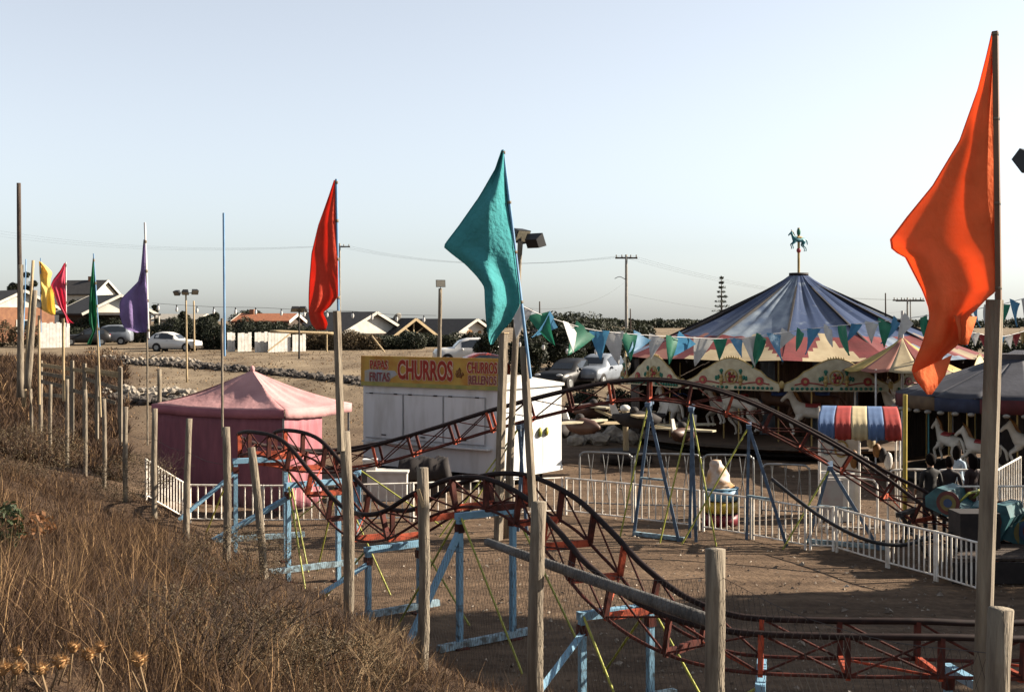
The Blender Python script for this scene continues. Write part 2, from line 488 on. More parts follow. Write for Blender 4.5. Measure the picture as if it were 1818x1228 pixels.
M_pole_white = mat('pole_white_paint', (.82, .80, .78), (.66, .63, .6), .45, 5)
M_pole_wood = mat('pole_brown_wood', (.26, .15, .09), (.15, .085, .05), .7, 6, stretch=(3, 3, .4))

t = flagpole('flag_on_pole', 'large bright orange flag hanging from the nearest wooden pole, tail twisted', [
    (1767, 56, 1773, 540, .011, M_pole_wood, True, -.02), (1766, 532, 1740, 1320, .030, M_post, True, .0), (1769, 520, 1771, 745, .008, M_pole_blue, False, .05)],
    [(57, 1761, 1767), (100, 1751, 1767), (160, 1735, 1768), (250, 1703, 1769), (330, 1655, 1769), (385, 1610, 1770), (425, 1580, 1770), (445, 1583, 1770), (455, 1606, 1770),
     (490, 1624, 1770), (515, 1637, 1771), (530, 1643, 1752), (548, 1649, 1735), (565, 1650, 1716), (600, 1640, 1712), (612, 1636, 1700), (635, 1626, 1672), (655, 1618, 1664), (672, 1624, 1660), (697, 1644, 1650)],
    5.25, 'orange_flag_cloth', (.80, .225, .09), FG, nu=34, nv=80, wave=.06, k=1.5, ph=.6)
sheet('folded_corner', [[P(1694 + 40 * u, 560 + 2 * u, 5.22 + .16 * u) for u in (0, .33, .66, 1)], [P(1700 + 28 * u, 582, 5.21 + .14 * u) for u in (0, .33, .66, 1)],
      [P(1704 + 14 * u, 612, 5.22 + .1 * u) for u in (0, .33, .66, 1)]], MATS['orange_flag_cloth'], t, .0025)
sheet('folded_corner', [[P(1622 + 68 * u, 662 - 32 * u, 5.08 + .15 * u) for u in (0, .25, .5, .75, 1)], [P(1634 + 44 * u, 680 - 14 * u, 5.07 + .13 * u) for u in (0, .25, .5, .75, 1)],
      [P(1646 + 8 * u, 700, 5.08 + .05 * u) for u in (0, .25, .5, .75, 1)]], MATS['orange_flag_cloth'], t, .0025)
flagpole('flag_on_pole', 'large teal green flag on a leaning blue pole, left of the floodlight', [
    (893, 266, 942, 672, .011, M_pole_blue, False, 0), (930, 615, 946, 900, .022, M_post, True, .03)],
    [(267, 890, 896), (300, 879, 898), (350, 850, 903), (400, 815, 908), (430, 792, 912), (438, 787, 912), (450, 801, 914), (470, 827, 916), (490, 846, 918), (506, 858, 921), (512, 860, 921), (540, 861, 924), (570, 863, 908), (590, 865, 890), (612, 870, 874)],
    9.0, 'teal_flag_cloth', (.05, .215, .225), FG, nu=26, nv=60, wave=.06, crease=(866, 1, .9, .75), tr=.12)
flagpole('flag_on_pole', 'plain red flag on a pole tied to a dark stake, curled bottom corner', [
    (597, 318, 602, 640, .014, M_pole_blue, False, .0), (598, 552, 606, 800, .03, M_post, True, -.06)],
    [(320, 593, 597), (350, 583, 598), (400, 565, 598), (450, 553, 599), (500, 549, 600), (525, 548, 600), (532, 548, 596), (545, 548, 586), (556, 548, 572), (562, 549, 577), (574, 552, 582), (586, 562, 578)],
    13.2, 'red_flag_cloth', (.66, .10, .06), FG, nu=20, nv=50, wave=.07, k=1.2)
flagpole('bare_flagpole', 'thin bare blue pole without a flag, between the purple and red flags', [
    (397, 378, 399, 632, .016, M_pole_blue, False, 0), (394, 565, 395, 775, .018, M_post, False, .06)], None, 17.4, '', None, 'bare poles at the fence')
flagpole('flag_on_pole', 'purple flag with a drooping tip on a white pole', [
    (257, 395, 264, 600, .019, M_pole_white, False, 0), (261, 560, 262, 790, .017, M_post, False, .05)],
    [(425, 255, 259), (480, 250, 260), (500, 245, 260), (511, 234, 261), (530, 215, 261), (540, 212, 262), (560, 213, 262), (575, 217, 262), (584, 222, 262), (590, 242, 263)],
    22, 'purple_flag_cloth', (.20, .145, .29), FG, tr=.3, wave=.12, k=1.5)
flagpole('flag_on_pole', 'narrow dark green flag hanging limp beside the parked silver car', [
    (166, 450, 177, 615, .014, M_pole_blue, False, 0), (172, 560, 179, 740, .02, M_wood_pale, False, .05)],
    [(458, 165, 167), (500, 161, 169), (545, 158, 171), (572, 158, 172), (588, 164, 169), (612, 154, 160)],
    26, 'green_flag_cloth', (.045, .21, .11), FG, wave=.12)
flagpole('flag_on_pole', 'crimson pink flag blowing left on a pale wooden stake', [
    (117, 465, 118, 615, .014, M_pole_white, False, 0), (112, 565, 113, 712, .034, M_wood_pale, False, .04)],
    [(467, 114, 117), (480, 107, 117), (495, 95, 117), (506, 90, 117), (520, 96, 117), (545, 105, 117), (560, 116, 119), (566, 117, 122), (574, 120, 131)],
    30, 'pink_flag_cloth', (.68, .12, .19), FG, wave=.15)
flagpole('flag_on_pole', 'yellow flag blowing right, nearest the left edge', [
    (72, 458, 73, 590, .014, M_pole_blue, False, 0), (69, 560, 70, 718, .034, M_wood_pale, False, .05)],
    [(464, 69, 72), (475, 70, 85), (484, 70, 93), (495, 71, 90), (506, 72, 89), (515, 73, 95), (535, 73, 97), (550, 74, 99), (559, 91, 98)],
    33, 'yellow_flag_cloth', (.85, .68, .25), FG, wave=.15, crease=(84, -1, 0, 0))
# weathered bare poles at the far left end of the fence
def bare(label, x0, y0, x1, y1, d, r, m, name='timber_pole'):
    a, b = P(x1, y1, d), P(x0, y0, d)
    o = link(name, log_mesh(name, a, b, r * 1.15, r * .8, int(x0)), None, None, m)
    return tag(o, label, 'pole', 'bare poles at the far end of the fence')
bare('tall dark bare pole, tallest at the left edge', 33, 325, 36, 690, 37, .075, M_wood_dark)
bare('thick grey post just right of the tall dark pole', 37, 470, 36, 705, 36, .09, M_post)
bare('thin leaning pale pole beside the yellow flag', 59, 462, 42, 722, 36.5, .05, M_wood_pale)
bare('leaning weathered post below the thin pale pole', 62, 515, 48, 690, 35, .085, M_post)
bare('very thin blue stick between the leaning poles at the left edge', 46, 460, 38, 652, 36, .02, M_pole_blue)

# ================================================================== KIDDIE ROLLER COASTER
CT = [P(1720, 930, 23), P(1600, 858, 24), P(1450, 770, 24.5), P(1320, 708, 24.8), P(1220, 680, 25), P(1130, 674, 25.2), P(1030, 688, 25.4), P(890, 723, 25.6),
      P(760, 763, 25.8), P(650, 793, 26), P(560, 802, 25.8), P(490, 790, 25.0), P(455, 772, 23.6), P(478, 765, 22.2), P(533, 780, 21.2), P(590, 842, 20.2), P(645, 898, 19.3),
      P(700, 908, 18.5), P(765, 872, 17.9), P(835, 846, 17.3), P(905, 848, 16.6), P(978, 884, 15.8), P(1036, 940, 15.0), P(1095, 1004, 14.2), P(1180, 1066, 13.5), P(1290, 1104, 13.0),
      P(1450, 1114, 12.8), P(1650, 1116, 12.7), P(1850, 1118, 12.9), Vector((8.3, 13.6, 1.15)), Vector((10.3, 15.6, 1.0)), Vector((11.2, 18.2, .85)), Vector((10.9, 20.6, .75)), P(1840, 968, 22.4)]
PER = 12
PATH = catmull(CT, PER, True); NP = len(PATH)
def at(u):
    i = int(round(u * PER)) % NP
    p = PATH[i]; t = (PATH[(i + 1) % NP] - PATH[i - 1]).normalized()
    n = t.cross(Vector((0, 0, 1))).normalized()
    return p, t, n
coaster = thing('roller_coaster', 'small red and blue kiddie roller coaster with black rails in front of the rides', 'roller coaster', (0, 20, 0))
GA, DEP = .33, .40
left, right, cl, cr = [], [], [], []
for i in range(NP):
    p, t, n = at(i / PER)
    up = n.cross(t).normalized()
    left.append(p - n * GA); right.append(p + n * GA)
    cl.append(p - n * GA - up * DEP); cr.append(p + n * GA - up * DEP)
for pts, r, m, nm in ((left, .036, M_rail, 'rail'), (right, .036, M_rail, 'rail'), (cl, .020, M_rustd, 'lower_chord'), (cr, .020, M_rustd, 'lower_chord')):
    link(nm, tube_mesh(nm, pts + [pts[0]], r, 8, False), None, coaster, m)
# cross frames at even spacing
acc, last, marks = 0.0, PATH[0], []
for i in range(NP):
    acc += (PATH[i] - last).length; last = PATH[i]
    if acc > .78 or i == 0: marks.append(i); acc = 0
for k, i in enumerate(marks):
    j = marks[(k + 1) % len(marks)]
    dn = Vector((0, 0, .0))
    rod('cross_tie', cl[i], cr[i], .001, M_rust, coaster) if False else bar('cross_tie', cl[i], cr[i], .05, .085, M_rust if k % 5 else M_rustd, coaster)
    bar('strut', cl[i], left[i], .07, .05, M_rustd if k % 3 else M_rust, coaster, PATH[j] - PATH[i])
    bar('strut', cr[i], right[i], .07, .05, M_rustd if k % 4 else M_rust, coaster, PATH[j] - PATH[i])
    rod('diagonal', left[i], cl[j], .014, M_rustd, coaster, 6)
    rod('diagonal', cr[i], right[j], .012, M_rustd, coaster, 6)
    rod('diagonal', right[i], cr[j], .014, M_rustd, coaster, 6)
    if k % 2: rod('diagonal', cl[i], cr[j], .014, M_rust, coaster, 6)
M_blued = mat('shaded_blue_paint', (.13, .20, .30), (.07, .11, .17), .6, 8)  # darker blue copy for the back supports, shade put into the colour
def support(u, brace=None, rods=(), m=None, wide=.46, drop=.12, base=True, splay=0.0, one=False):
    m = m or M_blue
    p, t, n = at(u); n = Vector((n.x, n.y, 0)).normalized()
    c = p - Vector((0, 0, DEP + drop))
    A, B = c - n * wide, c + n * wide
    near = A if A.y < B.y else B
    fr = bar('support_beam', A - n * .05, B + n * .05, .1, .09, m, coaster)
    for q, s in ((A, -1), (B, 1)):
        f = q + n * s * splay; f.z = tz(f.x, f.y) - .05
        bar('support_leg', f, q + Vector((0, 0, -.05)), .078, .07, m, coaster, n)
        bar('foot_plate', f + Vector((0, 0, .05)), f + Vector((0, 0, .075)), .2, .2, M_rustd, coaster, n)
        bar('gusset', q - Vector((0, 0, .22)), q - Vector((0, 0, .10)), .10, .10, M_rustd, coaster, n)
        if brace is not None and q is near:
            e = f + Vector(brace); e.z = tz(e.x, e.y)
            bar('support_brace', e, q - Vector((0, 0, .2)), .078, .07, m, coaster, n)
    if base:
        f0, f1 = A - n * (.35 + splay), B + n * (.35 + splay)
        z = max(tz(f0.x, f0.y), tz(f1.x, f1.y)) + .05
        bar('base_beam', (f0.x, f0.y, z), (f1.x, f1.y, z), .09, .09, M_lblue, coaster)
    for (du, off, side) in rods:
        e = p + t * off + n * side; e.z = tz(e.x, e.y)
        s = A if side < 0 else B
        rod('guy_rod', e, s + Vector((0, 0, .03)), .016, M_yel_rod, coaster, 6)
support(12.6, brace=(-.9, -.5, 0), rods=((0, 1.2, -.6), (0, -1.3, .8)))
support(14.4, brace=(-1.1, -.6, 0), rods=((0, 1.3, .7), (0, 1.5, -.7), (0, -1.2, -.6)))
support(17.0, brace=(-.7, -.8, 0), rods=((0, 1.1, -.6), (0, -1.2, .6)))
support(19.4, brace=(-.7, -.9, 0), rods=((0, 1.5, -.5), (0, -1.6, .4), (0, 1.4, .5)))
support(23.0, brace=(-.8, -1.2, 0), rods=((0, 1.6, -.4), (0, 1.4, .6), (0, -1.3, -.6)))
support(25.4, brace=(-.7, -.3, 0), rods=((0, -1.2, .6),), base=False)
support(27.4, rods=((0, 1.4, -.7), (0, -1.3, .5)), base=False)
def aframe(u, sl, sr, m, cross=.45, rods=(), base=False, dy=0.0):
    p, t, n = at(u); t = Vector((t.x, t.y, 0)).normalized(); n = Vector((n.x, n.y, 0)).normalized()
    if t.x < 0: t = -t
    top = p - Vector((0, 0, DEP + .08)); bar('support_beam', top - n * .5, top + n * .5, .1, .08, m, coaster)
    ends = []
    for k, side in ((-sl, .25), (sr, -.25)):
        f = top + t * k + n * side; f.z = tz(f.x, f.y) - .05; ends.append(f)
        bar('support_leg', f, top + n * side * 1.5, .062, .06, m, coaster, n)
    if cross: bar('cross_brace', top.lerp(ends[0], cross), top.lerp(ends[1], cross), .04, .05, M_lblue, coaster, n)
    if base: bar('base_beam', ends[0] + Vector((0, 0, .1)), ends[1] + Vector((0, 0, .1)) + t * .1, .08, .08, M_lblue, coaster)
    for r in rods:
        f = top + t * r - n * .6; f.z = tz(f.x, f.y)
        rod('guy_rod', f, top - n * .3, .017, M_yel_rod, coaster, 6)
support(9.2, rods=((0, 1.6, .3), (0, -1.8, .3)), splay=.1)
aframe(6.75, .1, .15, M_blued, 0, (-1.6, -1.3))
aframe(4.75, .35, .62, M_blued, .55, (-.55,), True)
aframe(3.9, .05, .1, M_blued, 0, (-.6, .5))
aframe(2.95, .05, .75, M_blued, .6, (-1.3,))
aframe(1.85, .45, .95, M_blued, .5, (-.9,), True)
aframe(.9, .25, .5, M_dark, 0)
hose = catmull([P(1370, 850, 23.3), P(1450, 912, 22.6), P(1530, 955, 22.0), P(1600, 967, 21.8), P(1665, 950, 22), P(1740, 940, 22)], 8)
tube('cable', hose, .035, M_black, coaster, 6)
tube('cable', catmull([P(1610, 945, 22.4), P(1680, 968, 22.0), P(1760, 985, 21.8), P(1850, 990, 21.6)], 8), .03, M_black, coaster, 6)

def block(name, o, a, b, c, m, parent):
    o, a, b, c = Vector(o), Vector(a), Vector(b), Vector(c)
    V = [o, o + a, o + a + b, o + b, o + c, o + a + c, o + a + b + c, o + b + c]
    Fc = [(0, 3, 2, 1), (4, 5, 6, 7), (0, 1, 5, 4), (1, 2, 6, 5), (2, 3, 7, 6), (3, 0, 4, 7)]
    bm = bmesh.new(); vs = [bm.verts.new(v) for v in V]
    for f in Fc: bm.faces.new([vs[i] for i in f])
    return link(name, bm_mesh(name, bm), None, parent, m)
def text(name, s, o, ex, ey, w, h, m, parent, depth=.012, bold=.0):
    cu = bpy.data.curves.new('lettering', 'FONT'); cu.body = s; cu.size = 1; cu.extrude = .03; cu.offset = bold; cu.resolution_u = 3
    ob = bpy.data.objects.new('lettering_tmp', cu); COL.objects.link(ob)
    dg = bpy.context.evaluated_depsgraph_get()
    me = bpy.data.meshes.new_from_object(ob.evaluated_get(dg)); bpy.data.objects.remove(ob); bpy.data.curves.remove(cu)
    co = np.array([v.co[:] for v in me.vertices]); lo, hi = co.min(0), co.max(0)
    ex, ey, o = Vector(ex).normalized(), Vector(ey).normalized(), Vector(o); nz_ = ex.cross(ey)
    for v in me.vertices:
        q = v.co
        v.co = o + ex * ((q.x - lo[0]) / (hi[0] - lo[0]) * w) + ey * ((q.y - lo[1]) / (hi[1] - lo[1]) * h) + nz_ * ((q.z - lo[2]) / (hi[2] - lo[2]) * depth)
    me.materials.clear()
    return link(name, me, None, parent, m)
Z = Vector((0, 0, 1))

# ================================================================== PINK MARKET TENT
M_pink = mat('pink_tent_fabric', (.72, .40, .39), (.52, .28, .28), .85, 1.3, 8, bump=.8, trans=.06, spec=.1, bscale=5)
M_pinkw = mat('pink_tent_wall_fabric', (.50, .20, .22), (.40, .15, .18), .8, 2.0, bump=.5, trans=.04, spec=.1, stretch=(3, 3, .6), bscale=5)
def build_tent():
    fr = P(505, 727, 27.8); L = P(270, 713, 29.7)
    zt = fr.z; base = .08
    a = Vector((L.x - fr.x, L.y - fr.y, 0)); e1 = a.normalized(); e2 = Vector((-e1.y, e1.x, 0))
    if e2.y < 0: e2 = -e2
    w = 2.55; la = a.length
    c0 = Vector((fr.x, fr.y, zt)); c1 = c0 + a; c2 = c1 + e2 * w; c3 = c0 + e2 * w
    t = thing('market_tent', 'pink pop-up market tent with a pointed roof and closed side wall', 'tent', (fr.x, fr.y, base))
    ap = (c0 + c2) / 2; ap = Vector((ap.x, ap.y, 3.22))
    cs = [c0, c1, c2, c3]
    for k in range(4):
        A, B = cs[k], cs[(k + 1) % 4]; rows = []
        for i in range(15):
            s = i / 14; row = []
            for j in range(19):
                v = j / 18
                p = A.lerp(B, v).lerp(ap, s)
                prof = -.13 * math.sin(s * math.pi) * (.75 + .25 * math.sin(v * math.pi)) - .05 * math.sin(v * math.pi) * (1 - s) + .018 * math.sin(v * 23 + s * 3) * (1 - s) * s * 4 + .03 * math.sin(v * 9 + k) * max(0, s - .5) * (1 - s) * 4
                row.append(p + Vector((0, 0, prof)) )
            rows.append(row)
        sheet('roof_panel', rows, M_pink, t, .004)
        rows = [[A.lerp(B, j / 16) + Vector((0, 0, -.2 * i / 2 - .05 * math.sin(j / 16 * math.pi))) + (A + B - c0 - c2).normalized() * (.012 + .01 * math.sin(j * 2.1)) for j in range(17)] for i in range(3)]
        sheet('valance', rows, M_pink if k == 3 else mat('shaded_tent_valance', (.42, .15, .18), (.32, .11, .14), .85, 2, bump=.4), t, .004)  # darker copy of the pink fabric carries the valance's shade
    ball('roof_tip', ap + Vector((0, 0, .02)), (.06, .06, .09), M_pink, t)
    for c in cs:
        q = c + ((c0 + c2) / 2 - c) * .03
        bar('leg', (q.x, q.y, tz(q.x, q.y) - .03), (q.x, q.y, c.z - .05), .045, .045, M_galv, t)
    def wall(A, B, zb, amp, n=40, m=None):
        out = (Vector(((A + B - c0 - c2).x, (A + B - c0 - c2).y, 0))).normalized()
        rows = []
        for i in range(9):
            s = i / 8; rows.append([Vector((A.lerp(B, j / n).x, A.lerp(B, j / n).y, zt - .16 + (zb - zt + .16) * s)) - out * .06 + out * amp * (math.sin(j * 1.25 + s * .8) * .6 + math.sin(j * .53) * .4) * (.3 + s) for j in range(n + 1)])
        sheet('side_wall', rows, m or M_pinkw, t, .004)
    wall(c0 - e2 * 0 + e1 * .05, c1, .12, .03, 40, mat('shaded_tent_wall', (.30, .10, .13), (.22, .075, .10), .85, 2, bump=.5, stretch=(3, 3, .6), bscale=5))  # front wall's shade painted as a maroon tone of the tent fabric
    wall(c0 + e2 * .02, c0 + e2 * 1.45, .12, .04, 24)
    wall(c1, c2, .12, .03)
    return t
build_tent()

# ================================================================== CHURROS TRAILER
M_trail = mat('trailer_white_panel', (.78, .79, .79), (.56, .55, .52), .5, 2.2, 8, bump=.06, stretch=(1.4, 1.4, .3), pos=(.28, .55))
M_trail_line = mat('trailer_seam', (.36, .37, .38), (.28, .29, .3), .5)
M_sign_y = mat('sign_yellow', (.62, .42, .10), (.52, .26, .06), .7, 1.8, spec=.1)
M_sign_g = mat('sign_green_edge', (.26, .28, .08), (.42, .36, .10), .7, 3)
M_sign_b = mat('sign_grey_blue_patch', (.38, .42, .46), (.45, .40, .3), .5, 3)
M_red_l = mat('sign_red_letters', (.42, .055, .035), (.34, .045, .03), .7, spec=.1)
M_dkred = mat('sign_outline', (.85, .66, .50), (.70, .45, .30), .6)
M_maroon = mat('sign_maroon_letters', (.25, .03, .03), (.2, .025, .03), .5)
M_tan = mat('churro_brown', (.30, .14, .03), (.2, .08, .02), .6)
M_emblem = mat('emblem_green', (.16, .22, .04), (.45, .38, .05), .5, 6)
def build_trailer():
    C = Vector(((890 - CX) / F * 32.5, 32.5, 0)); Lf = Vector(((645 - CX) / F * 35.3, 35.3, 0))
    L = (Lf - C).length; e1 = (Lf - C).normalized(); e2 = Vector((-e1.y, e1.x, 0))
    if e2.y < 0: e2 = -e2
    W, zb, zt = 2.9, .34, 2.6
    t = thing('food_trailer', 'white snack trailer with a yellow churros sign along its roof', 'trailer', C)
    bd = block('body', C + Z * zb, e1 * L, e2 * W, Z * (zt - zb), M_trail, t)
    nF = -e2; nR = -e1; r1 = -e1                 # text runs left to right = -e1 on the front
    # roof, slightly pitched, with a lip
    V = [C + Z * zt - e1 * .06 - e2 * .06, C + Z * zt + e1 * (L + .06) - e2 * .06, C + Z * zt + e1 * (L + .06) + e2 * (W + .06), C + Z * zt - e1 * .06 + e2 * (W + .06),
         C + Z * (zt + .32) + e1 * .5 + e2 * W * .55, C + Z * (zt + .32) + e1 * (L - .5) + e2 * W * .55]
    V = V[:4] + [v + Z * .07 for v in V[:4]] + V[4:]
    Fc = [(0, 1, 5, 4), (1, 2, 6, 5), (2, 3, 7, 6), (3, 0, 4, 7), (4, 5, 9, 8), (5, 6, 9), (6, 7, 8, 9), (7, 4, 8)]
    link('roof', mesh_of('roof', V, Fc), None, t, M_white)
    # service shutters on the front: three panels with frames
    def F_(a, z): return C + e1 * a + Z * z + nF * .0
    for k in range(3):
        a0 = .5 + k * 1.42
        pn = block('shutter', F_(a0, 1.1) + nF * .03, e1 * 1.38, e2 * .028, Z * 1.28, M_trail, t)
        for (o, a, c) in ((F_(a0, 1.1), e1 * 1.38, Z * .025), (F_(a0, 2.355), e1 * 1.38, Z * .025)):
            block('trim', o + nF * .042, a, e2 * .010, c, M_trail_line, pn)
        for hx in (.2, 1.1): rod('hinge', F_(a0 + hx, 2.37) + nF * .05, F_(a0 + hx + .12, 2.37) + nF * .05, .018, M_dark, pn, 8)
        block('handle', F_(a0 + .62, 1.2) + nF * .06, e1 * .16, e2 * .02, Z * .03, M_dark, pn)
        block('trim', F_(a0, 1.13) + nF * .042, e1 * .02, e2 * .010, Z * 1.22, M_trail_line, pn)
    block('counter_shelf', F_(.3, 1.0) + nF * .22, e1 * 4.4, e2 * .219, Z * .04, M_trail, t)
    # right side: seams, emblem
    for b_ in (.95, 1.95):
        block('seam', C + e2 * b_ + Z * (zb + .05) + nR * .006, e2 * .02, e1 * .005, Z * (zt - zb - .1), M_trail_line, t)
    oc = C + e2 * 1.2 + Z * 1.2 + nR * .006
    for q_ in (.2, .62, .95):
        ball('emblem', oc + e2 * q_ + Z * .16, (.05, .20, .17 - .05 * q_), M_emblem, t, 12)
    block('bumper', C + nR * .10 + e2 * .1 + Z * .25, e2 * (W - .2), e1 * .099, Z * .12, M_trail, t)
    # chassis, wheels, tow bar
    block('chassis', C + e1 * .2 + e2 * .2 + Z * .2, e1 * (L - .4), e2 * (W - .4), Z * .138, M_dark, t)
    for b_ in (.12, W - .34):
        for a in (2.0, 2.8):
            c = C + e1 * a + e2 * b_ + Z * .31
            wl_ = rod('wheel', c, c + e2 * .2, .31, M_tyre, t, 20); rod('hub', c - e2 * .01, c + e2 * .05, .16, M_galv, wl_, 12)
    for a in (.5, L - .5):
        for b_ in (.3, W - .3):
            c = C + e1 * a + e2 * b_; bar('stabiliser', c - Z * .02, c + Z * .26, .07, .07, M_dark, t)
    # sign board standing along the roof edge
    s0 = C + nF * .10 + Z * (zt - .02); SH = .84
    sg = block('sign_board', s0, e1 * L, e2 * .06, Z * SH, M_sign_y, t)
    block('sign_border', s0 + nF * .006, e1 * L, e2 * .005, Z * .11, M_sign_g, sg)
    def S(u, v): return s0 + e1 * (L * (1 - u)) + Z * (SH * v) + nF * .006     # u from the left, v from the bottom
    prism('picture_patch', [(0, .12), (.78, .12), (1.22, .34), (1.12, .44), (.2, .47), (.0, .42)], S(.03, 0) - nF * .003, r1, Z, .004, M_sign_b, sg)
    def word(s, u, v, w, h, m1, m2, bold=.02):
        text('lettering_outline', s, S(u, v) - r1 * .02 - Z * .014, r1, Z, w * L + .04, h * SH + .028, m2, sg, .008, bold + .05)
        text('lettering', s, S(u, v) + nF * .009, r1, Z, w * L, h * SH, m1, sg, .008, bold)
    word('CHURROS', .285, .24, .40, .66, M_red_l, M_dkred, .03)
    word('PAPAS', .075, .56, .135, .30, M_red_l, M_dkred)
    word('FRITAS', .07, .16, .155, .30, M_maroon, M_sign_b)
    word('CHURROS', .785, .52, .205, .36, M_red_l, M_dkred)
    word('RELLENOS', .795, .17, .19, .28, M_maroon, M_dkred)
    rr = random.Random(3)
    for k in range(7):                       # a picture of churros between the words
        o = S(.705 + rr.uniform(0, .04), .22 + rr.uniform(0, .3)); a = rr.uniform(.3, 1.6)
        rod('churro_picture', o, o + (r1 * math.cos(a) + Z * math.sin(a)) * .16, .028, M_tan, sg, 6)
    # white cabinet and shelf in front of the left end
    return C, e1, e2
TC, TE1, TE2 = build_trailer()
def cabinet(label, px0, px1, py0, d, dep, m, cat, name):
    a, b = G(px0, d), G(px1, d); h = H - (py0 - HY) / F * d - a.z
    t = thing(name, label, cat, a)
    block('body', a - Z * .02, b - a, Vector((0, dep, 0)), Z * (h - .03), m, t)
    block('top', a + Vector((-.03, -.03, h - .05)), (b - a) + Vector((.06, 0, 0)), Vector((0, dep + .06, 0)), Z * .05, M_white, t)
    return t
tp = thing('added_dark_crate', 'added dark covered crate standing in for the dark wheel arch of the snack trailer', 'crate', G(745, 30.6))  # added crate, stands in for the dark wheel-arch area of the trailer
gx = G(700, 30.6); wdt = 1.42
rows = [[gx + Vector((wdt * j / 12, .8 * i / 6, max(0, (.95 + .06 * math.sin(j * 1.7 + i)) * min(1, 3.2 * math.sin(math.pi * (j / 12 * .96 + .02)) ** .8) * min(1, 2.6 * math.sin(math.pi * (i / 6 * .94 + .03)) ** .7)))) for j in range(13)] for i in range(7)]
sheet('tarpaulin', rows, M_dark, tp, .01)
block('crate', gx + Vector((.15, .12, 0)), Vector((wdt - .3, 0, 0)), Vector((0, .5, 0)), Z * .75, M_wood_dark, tp)
cabinet('low white counter in front of the snack trailer, left end', 652, 722, 836, 30.2, .6, M_white, 'counter', 'counter')
tb = thing('cool_box', 'small white box standing on the low white counter', 'box', P(646, 836, 30.4))
block('body', P(644, 836, 30.4), Vector((.32, 0, 0)), Vector((0, .3, 0)), Z * .24, M_white, tb); block('lid', P(643, 818.6, 30.38), Vector((.35, 0, 0)), Vector((0, .34, 0)), Z * .04, M_trail, tb)

# ================================================================== RAILINGS
def barrier(name, label, A, B, h, m, nb, group, round_=False, lean=0.0):
    A, B = Vector(A), Vector(B); A.z = tz(A.x, A.y); B.z = tz(B.x, B.y)
    t = thing(name, label, 'barrier', A, 0, group); e = (B - A).normalized(); L = (B - A).length
    if round_:
        tube('frame', catmull([A, A + Z * (h - .18), A + e * .05 + Z * (h - .05), A + e * .18 + Z * h, B - e * .18 + Z * h, B - e * .05 + Z * (h - .05), B + Z * (h - .18), B], 5), .024, m, t, 8)
    else:
        rod('top_rail', A + Z * h, B + Z * h, .02, m, t)
        rod('post', A - Z * .05, A + Z * (h + .02), .026, m, t); rod('post', B - Z * .05, B + Z * (h + .02), .026, m, t)
    rod('bottom_rail', A + Z * .1, B + Z * .1, .017, m, t)
    for k in range(1, nb):
        p = A.lerp(B, k / nb); s = lean * (1 if k % 2 else -1)
        rod('bar', p + Z * .1, p + e * s + Z * (h - .005), .0155 if m is M_white_rail else .012, m, t, 6)
    return t
WR = 'white picket railings round the rides'
def row(pts, labels, m, h=.84, nb=10, group=WR, name='picket_railing', **k):
    for (a, b), l in zip(zip(pts[:-1], pts[1:]), labels):
        A, B = G(*a), G(*b); e = (B - A).normalized() * .03
        barrier(name, l, A + e, B - e, h, m, nb, group, **k)
row([(258, 25.6), (330, 27)], ['white picket railing running back at the left corner of the pink tent'], M_white_rail, nb=13)
row([(335, 27), (465, 26.9), (598, 26.9), (731, 27.1), (866, 27.6), (1000, 28.3)], ['white railing in front of the dark wall of the pink tent', 'white railing in front of the lit pink tent corner',
     'white railing between the pink tent and the snack trailer', 'white railing in front of the snack trailer, under the track hump', 'white railing in front of the bright side of the snack trailer'], M_white_rail, nb=9)
row([(1003, 28.3), (1125, 27.2), (1243, 26.2)], ['thin white railing just right of the snack trailer', 'thin white railing left of the striped barrel'], M_white_rail, nb=9)
row([(1247, 26.1), (1335, 25.1), (1432, 24.0)], ['white picket railing in front of the striped barrel', 'white picket railing in the middle, right of the striped barrel'], M_white_rail, nb=8)
row([(1436, 24.0), (1482, 23.8)], ['short white railing piece in front of the awning booth'], M_white_rail, nb=4)
row([(1484, 23.7), (1576, 22.3), (1662, 21.1), (1745, 20.0)], ['white picket railing below the awning booth', 'white picket railing under the descending track',
     'nearest white picket railing at the lower right'], M_white_rail, nb=9)
GB = 'tall grey crowd barriers by the big carousel'
row([(1027, 29.6), (1124, 29.3), (1246, 29.0), (1340, 28.7)], ['tall rounded grey barrier right of the snack trailer', 'tall rounded grey barrier left of the striped barrel', 'tall rounded grey barrier behind the striped barrel'],
    M_galv, h=1.3, nb=7, group=GB, name='crowd_barrier', round_=True, lean=.16)
row([(1350, 28.4), (1440, 28.0)], ['grey barrier with leaning bars left of the awning booth'], M_galv, h=1.15, nb=7, group=GB, name='crowd_barrier', round_=True, lean=.1)
WB = 'white tubular gates by the small carousel'
row([(1452, 26.2), (1560, 25.8)], ['low white tubular gate in front of the awning booth'], M_white_rail, h=1.12, nb=2, group=WB, name='tubular_gate', round_=True)
row([(1574, 26.6), (1660, 26.4), (1762, 26.2)], ['white tubular gate right of the awning booth', 'white tubular gate behind the standing people'], M_white_rail, h=1.22, nb=5, group=WB, name='tubular_gate', round_=True)
row([(1764, 26.1), (1812, 29.0)], ['white slatted railing at the right edge running back'], M_white_rail, h=1.2, nb=11, group=WB, name='picket_railing')
row([(1690, 23.4), (1860, 23.3)], ['white railing behind the teal train at the right edge'], M_white_rail, h=1.3, nb=4, group=WB, name='tubular_gate')
